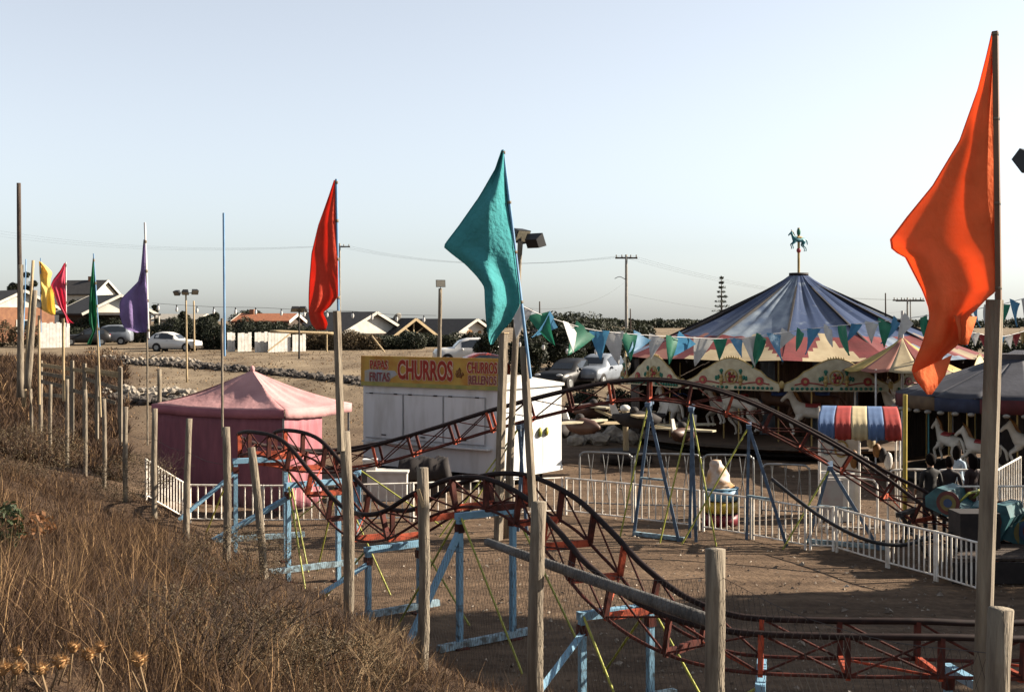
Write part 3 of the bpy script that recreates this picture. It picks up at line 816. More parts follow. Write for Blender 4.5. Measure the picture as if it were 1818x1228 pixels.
# pinkish notice panel
npan = thing('notice_panel', 'pale pinkish notice panel on the gate in front of the awning booth', 'sign', G(1462, 25.6))
block('panel', P(1461, 852, 25.9), Vector((.42, 0, 0)), Vector((0, .02, 0)), Z * -.68, mat('notice_paper', (.62, .50, .45), (.66, .62, .56), .7, 4), npan)
for px in (1466, 1490): rod('post', G(px, 25.92) - Z * .05, P(px, 850, 25.92), .018, M_white_rail, npan)

# ================================================================== STRIPED BARREL
def build_barrel():
    c = G(1280, 26.9)
    t = thing('barrel', 'steel drum painted blue, yellow and dark red, used as a litter bin', 'barrel', c)
    r = .37
    cols = [('red_band', (.20, .02, .03)), ('yellow_band', (.55, .40, .05)), ('blue_band', (.16, .34, .52))]
    for k, (nm, cc) in enumerate(cols):
        m = mat('drum_' + nm, cc, tuple(x * .8 for x in cc), .5, 5)
        rod(nm, c + Z * (.27 * k - .01), c + Z * (.27 * (k + 1) - .005), r, m, t, 24)
    for z in (.27, .54, .80): rod('hoop', c + Z * (z - .012), c + Z * (z + .012), r + .014, M_blue if z > .7 else M_dark, t, 24)
    b = thing('paper_sack', 'crumpled white and orange sack standing up out of the striped barrel', 'sack', c + Z * .8)
    rr = random.Random(5); V, Fc, n, k = [], [], 14, 9
    for i in range(k):
        z = i / (k - 1); rad = .30 * (1 - z * .75) + .03
        for j in range(n):
            a = j / n * 6.283; q = rad * rr.uniform(.75, 1.2)
            V.append(c + Vector((math.cos(a) * q - .12 * z, math.sin(a) * q, .78 + .62 * z)))
    for i in range(k - 1):
        for j in range(n): Fc.append((i * n + j, i * n + (j + 1) % n, (i + 1) * n + (j + 1) % n, (i + 1) * n + j))
    Fc.append(tuple((k - 1) * n + j for j in range(n)))
    link('sack_body', mesh_of('sack_body', V, Fc, True), None, b, mat('sack_paper', (.72, .68, .66), (.55, .28, .08), .7, 4))
build_barrel()

# ================================================================== SKINNED FIGURES
def skin_mesh(name, verts, edges, radii, sub=1, root=0):
    me = bpy.data.meshes.new(name); me.from_pydata(verts, edges, [])
    o = bpy.data.objects.new('figure_tmp', me); COL.objects.link(o)
    md = o.modifiers.new('skin', 'SKIN'); md.use_smooth_shade = True
    for i, v in enumerate(me.skin_vertices[0].data):
        r = radii[i]; v.radius = r if isinstance(r, tuple) else (r, r); v.use_root = (i == root)
    o.modifiers.new('sub', 'SUBSURF').levels = sub; o.modifiers['sub'].render_levels = sub
    dg = bpy.context.evaluated_depsgraph_get()
    out = bpy.data.meshes.new_from_object(o.evaluated_get(dg)); out.name = name
    bpy.data.objects.remove(o); bpy.data.meshes.remove(me)
    out.polygons.foreach_set('use_smooth', [True] * len(out.polygons))
    return out
M_skin = mat('skin', (.36, .20, .13), (.30, .165, .11), .6, 5)
M_hair = mat('dark_hair', (.010, .006, .005), (.006, .004, .004), .85, 30, spec=.05)
def person(label, loc, rotz, shirt, trousers, height=1.7, armbend=.15, long_hair=False):
    V, E, R = [], [], []
    def v(p, r, link_=None):
        V.append(tuple(p)); R.append(r)
        if link_ is not None: E.append((link_, len(V) - 1))
        return len(V) - 1
    pel = v((0, 0, .96), (.15, .11)); sp = v((0, .01, 1.14), (.13, .10), pel); ch = v((0, 0, 1.34), (.16, .11), sp); nb = v((0, -.01, 1.48), .06, ch)
    nk = v((0, .01, 1.55), .052, nb); hd = v((0, .03, 1.64), (.078, .09), nk); ht = v((0, .015, 1.73), (.062, .075), hd); nose = v((0, .135, 1.635), .014, hd)
    for s in (-1, 1):
        v((s * .085, .01, 1.635), .018, hd)
        sh = v((s * .185, -.01, 1.42), .062, ch); el = v((s * .245, -.03, 1.14), .043, sh); wr = v((s * (.25 - armbend * .3), .05 + armbend, .93 + armbend * .5), .030, el)
        pa = v((s * (.25 - armbend * .35), .08 + armbend, .85 + armbend * .5), (.036, .02), wr)
        bx, by, bz = V[pa]
        for k in range(4):
            f1 = v((bx + (k - 1.5) * .018 * .6, by + (k - 1.5) * .018, bz - .045), .0095, pa)
            v((bx + (k - 1.5) * .011, by + (k - 1.5) * .018 + .02, bz - .085 + .008 * abs(k - 1)), .008, f1)
        v((bx - s * .02, by + .045, bz - .03), .010, pa)
        hp = v((s * .095, 0, .90), .092, pel); kn = v((s * .105, .03, .50), .06, hp); an = v((s * .11, -.01, .09), .043, kn); v((s * .125, .16, .035), .036, an)
    me = skin_mesh('person_body', V, E, R)
    k = height / 1.79
    for vv in me.vertices: vv.co *= k
    me.materials.clear()
    for m in (M_skin, shirt, trousers, M_black): me.materials.append(m)
    for p in me.polygons:
        c = p.center / k
        if c.z > 1.50: p.material_index = 0
        elif c.z < .10: p.material_index = 3
        elif abs(c.x) > .165 and c.z < 1.02 and c.z > .6 or (c.y > .12 and c.z < 1.1 and c.z > .7): p.material_index = 0
        elif c.z < .98: p.material_index = 2
        else: p.material_index = 1
    t = thing('person', label, 'person', loc, rotz, 'people standing by the rides')
    Wm = WORLDM[t.name]
    link('body', me, Wm, t)
    bm = bmesh.new(); bmesh.ops.create_uvsphere(bm, u_segments=14, v_segments=10, radius=1)
    rr = random.Random(int(loc[0] * 100))
    for q in bm.verts:
        x, y, z = q.co; f = rr.uniform(.95, 1.06)
        q.co = Vector((x * .098 * f, y * .115 * f - .02 - (.02 if z < 0 else 0), z * (.125 if z > 0 else (.26 if long_hair else .13)) * f))
        if y > .35 and z < .45: q.co.y *= .3
    for q in bm.verts: q.co = (q.co + Vector((0, .02, 1.675))) * k
    link('hair', bm_mesh('hair', bm, True), Wm, t, M_hair)
    return t
def horse_proto(col, saddle, name):
    V, E, R = [], [], []
    def v(p, r, l=None):
        V.append(tuple(p)); R.append(r)
        if l is not None: E.append((l, len(V) - 1))
        return len(V) - 1
    mid = v((0, 0, .92), (.17, .18)); ru = v((-.34, 0, .95), (.17, .18), mid); ch = v((.33, 0, .96), (.17, .19), mid)
    nk = v((.50, 0, 1.20), (.09, .12), ch); pl = v((.60, 0, 1.42), (.07, .085), nk); fc = v((.74, 0, 1.33), (.055, .06), pl); v((.86, 0, 1.20), (.045, .05), fc)
    for s in (-1, 1):
        v((.575, s * .05, 1.55), .02, pl)
        a = v((.38, s * .11, .74), .07, ch); b = v((.60, s * .11, .60), .048, a); c = v((.50, s * .11, .36), .034, b); v((.55, s * .11, .28), .042, c)
        a = v((-.40, s * .11, .76), .10, ru); b = v((-.28, s * .11, .55), .062, a); c = v((-.52, s * .11, .38), .038, b); e = v((-.56, s * .11, .18), .033, c); v((-.50, s * .11, .12), .042, e)
    a = v((-.52, 0, 1.02), .04, ru); b = v((-.68, 0, .85), .055, a); v((-.72, 0, .58), .03, b)
    me = skin_mesh(name + '_body', V, E, R)
    t = thing('carousel_horse', 'carousel horse', 'carousel horse', (0, 0, 0), 0)
    link('body', me, None, t, col)
    rows = [[Vector((x, .205 * math.sin(a), .94 + .20 * math.cos(a) + .03 * abs(x) * 3)) for a in [-.95 + .19 * k for k in range(11)]] for x in (-.22, -.1, .02, .14, .2)]
    sheet('saddle', rows, saddle, t, .03)
    mn = [[Vector((.40 + .05 * k - .05 * j * .5, 0, 1.12 + .095 * k - .03 * j)) + Vector((-.03 - .035 * j, .02 * math.sin(k * 2 + j), .04 - .02 * j)) for j in range(4)] for k in range(6)]
    sheet('mane', mn, M_tan, t, .04)
    rod('pole', (0.02, 0, -.3), (0.02, 0, 2.1), .022, mat('brass_pole', (.60, .45, .18), (.5, .36, .13), .35, metal=.5), t)
    return t

# ================================================================== BIG CAROUSEL
M_navy = mat('navy_canvas', (.30, .35, .40), (.045, .07, .15), .36, 2.2, 6, bump=.3, trans=.06, bscale=3, spec=.45, pos=(.60, .86))  # pale streaks put vinyl sheen and wear into the colour
M_slate = mat('silver_blue_canvas', (.34, .40, .46), (.10, .14, .22), .3, 1.6, bump=.3, trans=.08, bscale=3, spec=.5)
M_cream = mat('cream_canvas', (.66, .54, .34), (.55, .43, .26), .7, 2, bump=.2, trans=.2)
M_redc = mat('red_canvas', (.25, .04, .04), (.18, .03, .03), .7, 2, bump=.2, trans=.15)
M_tanc = mat('tan_canvas', (.36, .27, .16), (.26, .19, .11), .7, 2, trans=.1)
M_salm = mat('salmon_canvas', (.50, .22, .16), (.42, .17, .13), .7, 2, trans=.2)
M_board = mat('cream_board', (.66, .60, .42), (.50, .44, .30), .6, 5, bump=.1)
M_medal = mat('red_medallion', (.42, .05, .05), (.34, .04, .04), .5)
M_gold = mat('gold_trim', (.52, .38, .14), (.38, .26, .09), .5, 7)
M_grn = mat('green_garland', (.03, .20, .13), (.02, .14, .10), .6, 12)
M_brown = mat('brown_drape', (.16, .095, .06), (.08, .05, .035), .85, 3, stretch=(5, 5, .3))
M_backdrop = mat('shade_backdrop', (.13, .095, .075), (.06, .045, .038), .9, 3, stretch=(5, 5, .3))  # dark sheet colour that reads as shade under the carousels
def build_carousel():
    D, R, N = 44.0, 6.2, 12
    C = G(1418, D); C.z = 0.15
    t = thing('carousel', 'big carousel under a pointed navy blue canvas roof with cream painted boards', 'carousel', C)
    a0 = -math.pi / 2 - math.radians(360 / N) * .5 - .045        # one board faces the camera
    ang = [a0 + 2 * math.pi * k / N for k in range(N)]
    zr, za = 3.05, 5.91
    def rim(a, r, z): return C + Vector((math.cos(a) * r, math.sin(a) * r, z))
    low = [M_cream, M_redc, M_slate, M_salm]
    for k in range(N):
        b0, b1 = ang[k], ang[k] + 2 * math.pi / N
        NR, NC = 22, 16; V, Fc, mi = [], [], []
        rr = random.Random(20 + k)
        for i in range(NR + 1):
            s = i / NR; r = .28 + (R + .12 - .28) * s
            for j in range(NC + 1):
                v_ = j / NC; a = b0 + (b1 - b0) * v_
                chord = 1 - (1 - math.cos(math.pi / N)) * math.sin(v_ * math.pi)
                z = za - (za - zr) * (s ** .86) - .10 * math.sin(v_ * math.pi) * s * (1.2 - s) * 2.2 + (.05 * math.sin(v_ * (13 + 3 * (k % 4)) + k * 1.7 + s * 2) + .03 * math.sin(v_ * 31 + k)) * (1 - s) * (s * 4 if s < .25 else 1) - .06 * math.sin(s * math.pi)
                V.append(rim(a, r * chord, z))
        for i in range(NR):
            s = (i + .5) / NR
            for j in range(NC):
                Fc.append((i * (NC + 1) + j, i * (NC + 1) + j + 1, (i + 1) * (NC + 1) + j + 1, (i + 1) * (NC + 1) + j))
                v_ = abs((j + .5) / NC - .5) * 2
                if .60 < s and v_ < (s - .60) / .40 * (1.0 if k % 2 else .62): mi.append(2)
                elif s > .70: mi.append(3)
                elif k % 2: mi.append(1)
                else: mi.append(0)
        me = mesh_of('roof_panel', V, Fc, True)
        for m in (M_slate if k in (1, 7) else M_navy, M_slate if k in (3, 11, 5) else M_navy, [M_cream, M_slate, M_tanc, M_navy, M_salm, M_cream][k % 6], M_redc): me.materials.append(m)
        me.polygons.foreach_set('material_index', mi)
        link('roof_panel', me, None, t)
        # rounding board between the two ribs
        am = (b0 + b1) / 2
        p0, p1 = rim(b0, R + .1, 0), rim(b1, R + .1, 0); ex = (p1 - p0).normalized(); w = (p1 - p0).length * .965
        o = (p0 + p1) / 2 + Z * 2.10; out = Vector((math.cos(am), math.sin(am), 0)); o = o + out * .05
        prof = [(-w / 2, 0), (w / 2, 0), (w / 2 + .02, .20)]
        for q in range(1, 16):
            x = 1 - q / 8
            prof.append((x * w / 2 * .985, .24 + .74 * (math.cos(x * math.pi) * .5 + .5) ** .8 + (.05 if abs(abs(x) - .62) < .1 else 0)))
        prof.append((-w / 2 - .02, .20))
        bo = prism('rounding_board', prof, o, ex, Z, .06, M_board, t)
        if math.sin(am) < .35:
            for sx in (-.30, .30):
                c = o + ex * sx * w + Z * .30 + out * .03
                rod('medallion', c, c + out * .035, .13, M_medal, bo, 16); rod('medallion_boss', c + out * .034, c + out * .06, .05, M_gold, bo, 10)
            pts = [o + out * .05 + ex * math.cos(q / 16 * 6.283) * .20 + Z * (.42 + .22 * math.sin(q / 16 * 6.283)) for q in range(17)]
            tube('crest_ring', pts, .028, M_gold, bo, 6)
            for q in range(7): ball('crest_flower', o + out * .045 + ex * (.10 * math.cos(q * 1.047) if q < 6 else 0) + Z * (.42 + (.11 * math.sin(q * 1.047) if q < 6 else 0)), (.055, .05, .055), M_gold if q % 2 else M_medal, bo, 6)
            for sx in (-.32, .32):
                for qz, qr in ((.20, .06), (.31, .085), (.43, .06), (.53, .04), (.60, .065)): ball('crest_vase', o + ex * sx + Z * qz + out * .04, (qr, qr * .7, qr), M_gold if qz < .5 else M_grn, bo, 8)
            tube('crest_garland', [o + ex * (w * .40 * (q / 12 - .5) * 2) + Z * (.20 + .06 * abs(math.sin(q * .785))) + out * .045 for q in range(13)], .022, M_medal, bo, 5)
            for sx in (-.5, -.42, .42, .5):
                ball('crest_leaf', o + ex * sx + Z * (.52 - abs(sx) * .3) + out * .04, (.05, .04, .08), M_grn, bo, 6)
            gs = []
            for q in range(-9, 10):
                if abs(q) == 0: continue
                c = o + ex * (q * w * .047) + Z * .085 + out * .045
                ball('garland_leaf', c, (.055, .055, .05), M_grn, bo, 6)
            tp = [o + ex * a_ + Z * (b_ + .015) + out * .0 for a_, b_ in prof[2:]]
            tube('gold_edge', tp, .028, M_gold, bo, 6)
            for q in range(-3, 4): ball('crown_point', o + ex * q * .08 + Z * (1.03 - abs(q) * .012), (.022, .022, .06), M_gold, bo, 6)
        bar('rafter', rim(b0, .3, za - .18), rim(b0, R, zr - .10), .06, .08, M_dark, t)
        ball('corner_boss', rim(b0, R + .18, 2.3), (.09, .09, .13), M_gold, t, 8)
    rod('platform', C + Z * .18, C + Z * .34, R - .2, mat('platform_boards', (.22, .15, .1), (.14, .1, .07), .8, 3), t, 48)
    rod('platform_skirt', C - Z * .05, C + Z * .18, R - .35, M_dark, t, 48)
    for k in range(20):
        a = k / 20 * 6.283; b = (k + 1) / 20 * 6.283; m = M_brown if k % 3 else M_slate
        rows = [[C + Vector((math.cos(a + (b - a) * j / 6) * (2.0 + .05 * math.sin(j * 2.1)), math.sin(a + (b - a) * j / 6) * (2.0 + .05 * math.sin(j * 2.1)), .34 + 2.9 * i)) for j in range(7)] for i in range(2)]
        sheet('drape', rows, m, t, .02)
    rod('centre_mast', C + Z * .3, C + Z * (za + .02), .16, M_dark, t, 12)
    # added dark backdrop round the back half, standing in for shade beneath the roof
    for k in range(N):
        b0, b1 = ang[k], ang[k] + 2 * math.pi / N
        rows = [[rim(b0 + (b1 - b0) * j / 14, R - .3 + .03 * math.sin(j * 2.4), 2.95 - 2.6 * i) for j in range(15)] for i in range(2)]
        if math.sin((b0 + b1) / 2) > -.1: sheet('shade_backdrop', rows, M_backdrop, t, .01)
    # cap, mast and finial horse
    rod('roof_cap', C + Z * (za - .06), C + Z * (za + .05), .34, M_dark, t, 20)
    rod('finial_mast', C + Z * za, C + Z * (za + 1.65), .045, M_gold, t)
    ball('finial_knob', C + Z * (za + .85), (.08, .08, .1), M_medal, t); ball('finial_knob', C + Z * (za + 1.5), (.07, .07, .15), M_grn, t)
    return t, C, R
car_t, CC, CR = build_carousel()
M_hw = mat('horse_white', (.74, .70, .62), (.60, .55, .46), .5, 4)
M_hb = mat('horse_brown', (.16, .08, .045), (.10, .05, .03), .5, 4)
M_teal = mat('teal_paint', (.05, .26, .30), (.03, .18, .22), .5, 4)
hp1 = horse_proto(M_hw, mat('saddle_red', (.4, .05, .05), (.3, .04, .04), .5), 'horse_white')
hp2 = horse_proto(M_hb, mat('saddle_blue', (.06, .12, .35), (.04, .08, .25), .5), 'horse_brown')
fin = horse_proto(M_teal, M_gold, 'horse_teal')
fin.name = 'finial_horse'
# the little teal horse is a part of the carousel roof
HG = 'horses on the big carousel'
H1 = ['white horse on the big carousel, just right of the snack trailer', 'white horse on the big carousel, behind the blue A-frame support', 'white horse on the big carousel above the striped barrel',
      'white horse on the big carousel, left of the awning booth', 'white carousel horse deeper inside the big carousel on the left', 'white carousel horse deeper inside the big carousel on the right']
H2 = ['brown horse on the big carousel near its left edge', 'brown horse on the big carousel in the middle', 'brown horse on the big carousel behind the awning booth', 'brown horse deep inside the big carousel']
def put(hp, first, a, r, z, rot, label, group, C, sc=.95):
    loc = C + Vector((math.cos(a) * r, math.sin(a) * r, z))
    o = hp if first else None
    if first:
        o.matrix_basis = Matrix.Translation(loc) @ Matrix.Rotation(rot, 4, 'Z') @ Matrix.Scale(sc, 4); o['label'] = label
    else: o = place_copy(hp, loc, rot, label, sc)
    o['group'] = group
    return o
wa = [-2.72, -2.15, -1.72, -1.18, -2.45, -.85]; wr_ = [5.3, 5.35, 5.3, 5.35, 4.0, 4.0]
for k in range(6): put(hp1, k == 0, wa[k], wr_[k], .38 + .25 * (k % 2), wa[k] - math.pi / 2, H1[k], HG, CC, 1.12)
wb = [-2.95, -1.95, -1.0, -1.6]; wr2 = [4.4, 4.1, 5.1, 3.6]
for k in range(4): put(hp2, k == 0, wb[k], wr2[k], .45 + .2 * (k % 2), wb[k] - math.pi / 2, H2[k], HG, CC, 1.12)
def reparent_finial():
    base = CC + Z * 6.55
    for ch in list(fin.children):
        ch_name = ch.name.split('.')[0]
        if ch_name == 'pole': bpy.data.objects.remove(ch); continue
        ch.parent = car_t; ch.matrix_parent_inverse = WORLDM[car_t.name].inverted()
        ch.matrix_basis = Matrix.Translation(base + Z * .12) @ Matrix.Rotation(math.radians(200), 4, 'Z') @ Matrix.Scale(.5, 4)
        ch.name = 'finial_horse' if ch_name == 'body' else 'finial_' + ch_name
    bpy.data.objects.remove(fin)
reparent_finial()

def plane_ride():
    c = G(1112, 38.0); t = thing('plane_ride', 'small children\'s ride of dark planes with cream wings left of the big carousel', 'ride', c)
    rod('mast', c - Z * .05, P(1110, 727, 38.0), .09, M_cream, t, 12); ball('mast_cap', P(1110, 725, 38.0), (.17, .17, .12), M_white, t, 10)
    rod('turntable', c, c + Z * .35, .8, M_dark, t, 20)
    for k in range(7):
        a = k / 7 * 6.283 + .3; u = Vector((math.cos(a), math.sin(a), 0)); v = Vector((-u.y, u.x, 0)); z = .95 + .25 * (k % 3); p = c + u * 1.95 + Z * z
        bar('arm', c + Z * 1.2, p + Z * .1, .06, .08, M_cream, t)
        pts = [p - v * .75 + Z * .12, p - v * .4, p, p + v * .45, p + v * .7]
        bd = link('plane_body', tube_mesh('plane_body', pts, [.06, .2, .27, .2, .05], 10), None, t, M_dark if k % 2 else M_hb_)
        prism('wing', [(-1.0, -.16), (-.25, -.24), (.25, -.24), (1.0, -.16), (1.0, .10), (.25, .22), (-.25, .22), (-1.0, .10)], p + Z * .14, u, v, .05, M_cream if k % 2 else M_board, bd)
        prism('tail_fin', [(-.75, .1), (-.5, .1), (-.68, .5), (-.85, .5)], p, v, Z, .04, M_white, bd)
        ball('seat', p + Z * .26 - v * .1, (.14, .16, .12), M_dark, bd, 8)
M_hb_ = mat('plane_brown', (.12, .06, .04), (.08, .04, .03), .5, 4)
plane_ride()
# small pointed canopy beside the big roof
def canopy2():
    a = P(1602, 600, 37.2); t = thing('striped_canopy', 'small pointed red, cream and yellow striped canopy on the right of the big carousel', 'canopy', (a.x, a.y, 0))
    cols = [M_cream, M_redc, mat('yellow_canvas', (.62, .46, .14), (.5, .36, .1), .7, trans=.2), M_salm]
    R = 1.75; zz = 2.95
    for k in range(12):
        b0, b1 = k / 12 * 6.283, (k + 1) / 12 * 6.283; rows = []
        for i in range(9):
            s = i / 8; r = .05 + (R - .05) * s
            rows.append([Vector((a.x + math.cos(b0 + (b1 - b0) * j / 6) * r, a.y + math.sin(b0 + (b1 - b0) * j / 6) * r, a.z - (a.z - zz) * s ** .8 - .05 * math.sin(j / 6 * math.pi) * s)) for j in range(7)])
        sheet('canopy_panel', rows, cols[k % 4], t, .004)
    rod('mast', (a.x, a.y, -.05), (a.x, a.y, a.z + .82), .045, M_pole_white, t)
    for k in range(4):
        q = .78 + k * 1.5708; x, y = a.x + math.cos(q) * R * .9, a.y + math.sin(q) * R * .9
        rod('pole', (x, y, -.05), (x, y, zz + .05), .03, M_pole_white, t)
canopy2()

# ================================================================== SMALL CAROUSEL
def small_carousel():
    D, R = 34.2, 3.3; C = G(1812, D); C.z = 0
    t = thing('small_carousel', 'small children\'s carousel with a dark blue roof and scalloped valance at the right edge', 'carousel', C)
    N = 16; zr, za = 2.42, 3.6
    vc = [mat('valance_blue', (.035, .045, .09), (.025, .03, .06), .8, 4), mat('valance_red', (.13, .022, .026), (.09, .018, .02), .8, 4), mat('valance_tan', (.16, .105, .06), (.11, .07, .04), .8, 4)]
    mr_ = mat('slate_canvas', (.06, .062, .08), (.035, .036, .05), .75, 1.5, bump=.3)  # roof and valance tones darkened to carry the shade there
    for k in range(N):
        b0, b1 = k / N * 6.283 + .1, (k + 1) / N * 6.283 + .1
        def q(b, r, z): return C + Vector((math.cos(b) * r, math.sin(b) * r, z))
        rows = [[q(b0 + (b1 - b0) * j / 6, .15 + (R - .15) * i / 8, za - (za - zr) * (i / 8) ** .9 - .03 * math.sin(j / 6 * math.pi) * i / 8) for j in range(7)] for i in range(9)]
        sheet('roof_panel', rows, mr_, t, .004)
        rows = [[q(b0 + (b1 - b0) * j / 6, R + .01 * math.sin(j * 2), zr - .36 * i / 2 - .02) for j in range(7)] for i in range(3)]
        sheet('valance', rows, vc[k % 3], t, .004)
        for j in range(3):
            c = q(b0 + (b1 - b0) * (j + .5) / 3, R + .02, zr - .42)
            ball('scallop', c, (.10, .10, .055), M_conc, t, 8)
        if math.sin((b0 + b1) / 2) > .1: sheet('shade_backdrop', [[q(b0 + (b1 - b0) * j / 6, R * .93, zr - 2.0 * i) for j in range(7)] for i in range(2)], M_backdrop, t, .01)  # same added dark sheet stands in for shade under this roof
        if k % 2 == 0:
            rod('horse_pole', q(b0, R * .8, .3), q(b0, R * .8, zr + .15), .024, MATS['brass_pole'] if k % 4 else M_teal, t)
            rod('horse_pole', q(b0 + .25, R * .55, .3), q(b0 + .25, R * .55, zr + .3), .024, MATS['brass_pole'], t)
    rod('platform', C - Z * .05, C + Z * .3, R * .95, M_dark, t, 40)
    rod('centre_drum', C + Z * .3, C + Z * (za - .1), .7, mat('drum_dark', (.08, .06, .06), (.05, .04, .04), .7), t, 16)
    return C
SCc = small_carousel()
L3 = ['white horse on the small carousel behind the three people', 'white horse on the small carousel left of the people', 'white horse on the small carousel half hidden by the white pole']
for k, (a, r) in enumerate(((-2.35, 2.4), (-2.85, 2.3), (-1.85, 2.4))): put(hp1, False, a, r, .25 + .1 * k, a - math.pi / 2, L3[k], 'horses on the small carousel', SCc, .9)

# ================================================================== AWNING BOOTH
def booth():
    A = G(1452, 27.6); B = G(1598, 27.2); A.z = B.z = 0; e = (B - A).normalized(); L = (B - A).length; n = Vector((-e.y, e.x, 0)); D = 1.3
    t = thing('awning_booth', 'small white booth under a striped blue, red and cream awning', 'booth', A)
    cols = [mat('awning_blue', (.13, .22, .42), (.10, .17, .34), .7, 4, trans=.15), mat('awning_red', (.50, .055, .04), (.4, .045, .035), .7, 4, trans=.15), mat('awning_cream', (.70, .58, .34), (.6, .48, .28), .7, 4, trans=.15)]
    order = [0, 1, 2, 0, 1]; z1, z0 = 2.47, 2.08
    ns = 5
    for k in range(ns):
        rows = []
        for i in range(8):
            s = i / 7
            row = []
            for j in range(9):
                x = (k + j / 8) / ns
                if s < .62: q = s / .62; y, z = D * (.62 - .95 * q), z1 - (z1 - z0 - .05) * q ** 1.5 
                else: q = (s - .62) / .38; y, z = -.33 * D - .03 * math.sin(j * 1.9), z0 + .05 - .30 * q - .03 * abs(math.sin(j / 8 * math.pi)) * q
                row.append(A + e * (L * x + (.0 if s > .5 else (.5 - s) * .22 * (x - .9) * -1)) + n * y + Z * (z + .015 * math.sin(j * 2.2) * s))
            rows.append(row)
        sheet('awning_stripe', rows, cols[order[k]], t, .005)
    for x in (.02, .5, .98):
        for y in (-.30 * D, .6 * D):
            rod('post', A + e * L * x + n * y - Z * .05, A + e * L * x + n * y + Z * (z0 if y < 0 else z1 - .02), .024, M_white_rail, t)
    block('counter', A + e * .05 - n * .25, e * (L * .42), n * .5, Z * 1.05, M_white, t)
    block('back_panel', A + e * .05 + n * .72, e * (L * .5), n * .04, Z * 2.2, M_white, t)
    rr = random.Random(8)
    for k in range(7):
        c = A + e * (L * (.45 + .07 * k)) + n * .3 + Z * (1.2 + .5 * rr.random())
        ball('hanging_toy', c, (.10, .08, rr.uniform(.12, .22)), [M_tan, M_dark, M_white, M_cream][k % 4], t, 8)
    for x, z in ((.12, 1.55), (.3, 1.5)):
        tube('painted_emblem', [A + e * (L * x + .14 * math.cos(q / 12 * 6.283)) + n * .70 + Z * (z + .18 * math.sin(q / 12 * 6.283)) for q in range(13)], .025, M_gold if x > .2 else M_lblue, t, 6)
booth()
yp = thing('yellow_post', 'yellow painted steel post right of the awning booth', 'post', G(1606, 24.6))
rod('post', G(1606, 24.6) - Z * .05, P(1607, 700, 24.6), .045, mat('yellow_post_paint', (.62, .46, .08), (.45, .33, .06), .5, 6), yp, 12); rod('foot_plate', G(1606, 24.6), G(1606, 24.6) + Z * .03, .14, M_dark, yp, 12)

# ================================================================== PEOPLE AND TRAIN
D1 = mat('black_shirt', (.022, .020, .022), (.014, .013, .014), .8); D2 = mat('charcoal_shirt', (.04, .032, .034), (.025, .02, .02), .8); D3 = mat('maroon_dark_shirt', (.05, .022, .022), (.03, .015, .015), .8)
TR = mat('dark_trousers', (.02, .022, .03), (.015, .015, .02), .85)
def stand(label, px, d, rot, m, hgt, lh):
    g = G(px, d); person(label, g, rot, m, TR, hgt, .2, lh)
stand('person in black with dark hair standing at the left, back turned', 1652, 24.9, math.radians(15), D1, 1.74, False)
stand('shorter person in dark grey standing between the other two', 1686, 25.2, math.radians(-20), D2, 1.66, False)
stand('person in dark maroon top standing at the right, by the white pole', 1726, 24.8, math.radians(35), D3, 1.75, True)
M_teald = mat('dull_teal_paint', (.05, .17, .19), (.025, .08, .095), .6, 4)
stand('person in a pale blue top standing farther back between the dark figures', 1700, 26.9, math.radians(-60), mat('pale_blue_shirt', (.45, .55, .65), (.36, .45, .55), .8), 1.68, True)
def train():
    cols = [mat('disc_red', (.16, .04, .035), (.1, .03, .025), .7), mat('disc_yellow', (.24, .19, .06), (.16, .12, .04), .7), mat('disc_blue', (.05, .09, .2), (.035, .06, .13), .7)]
    t = thing('coaster_train', 'teal coaster train with round red, yellow and blue painted discs at the right edge', 'train', at(-.6)[0])
    for k, u in enumerate((.02, -.62, -1.25)):
        p, tt, n = at(u); f = Vector((tt.x, tt.y, tt.z)).normalized(); up = n.cross(f).normalized()
        if up.z < 0: up = -up
        def q(a, b, c): return p + f * a + n * b + up * c * .78
        prof = [(-.72, .08), (.72, .08), (.80, .30), (.66, .62), (.45, .66), (.30, .42), (-.25, .40), (-.42, .86), (-.60, .92), (-.74, .70)]
        V = [q(a, s * .42, c) for s in (-1, 1) for a, c in prof]; N_ = len(prof)
        Fc = [tuple(range(N_)), tuple(range(2 * N_ - 1, N_ - 1, -1))] + [(i, N_ + i, N_ + (i + 1) % N_, (i + 1) % N_) for i in range(N_)]
        bd = link('car_body', mesh_of('car_body', V, Fc), None, t, M_teald)
        for s in (-1, 1):
            for a, r_ in ((-.38, .27), (.36, .22)):
                for j, rr_ in enumerate((1, .68, .36)):
                    rod('painted_disc', q(a, s * .42, .40), q(a, s * (.435 + .012 * j), .40), r_ * rr_, cols[(j + k) % 3], bd, 18)
            rod('wheel', q(-.5, s * .33, .06), q(-.5, s * .40, .06), .07, M_black, bd, 12); rod('wheel', q(.5, s * .33, .06), q(.5, s * .40, .06), .07, M_black, bd, 12)
        tube('lap_bar', [q(.2, -.38, .5), q(.1, -.38, .8), q(.1, .38, .8), q(.2, .38, .5)], .025, M_yel_rod, bd, 6)
        rod('coupling', q(-.7, 0, .15), q(-1.0, 0, .15), .04, M_black, bd)
train()
st = thing('station_platform', 'dark wooden boarding platform under the teal train at the right edge', 'platform', G(1770, 21.2))
for k in range(9):
    a = G(1690 + k * 4, 20.9 + k * .16); b = Vector((a.x + 3.4, a.y - .02 * k, a.z))
    bar('plank', a + Z * .42, b + Z * .42, .145, .04, M_wood_dark, st)
for k in range(5):
    for dd in (20.95, 22.15):
        a = G(1698, dd); x = a.x + k * .8; bar('leg', (x, dd, tz(x, dd) - .05), (x, dd, .40), .08, .08, M_wood_dark, st)
bar('side_board', G(1690, 20.78) + Z * .2, G(1690, 20.78) + Vector((3.4, 0, .2)), .03, .36, M_dark, st)
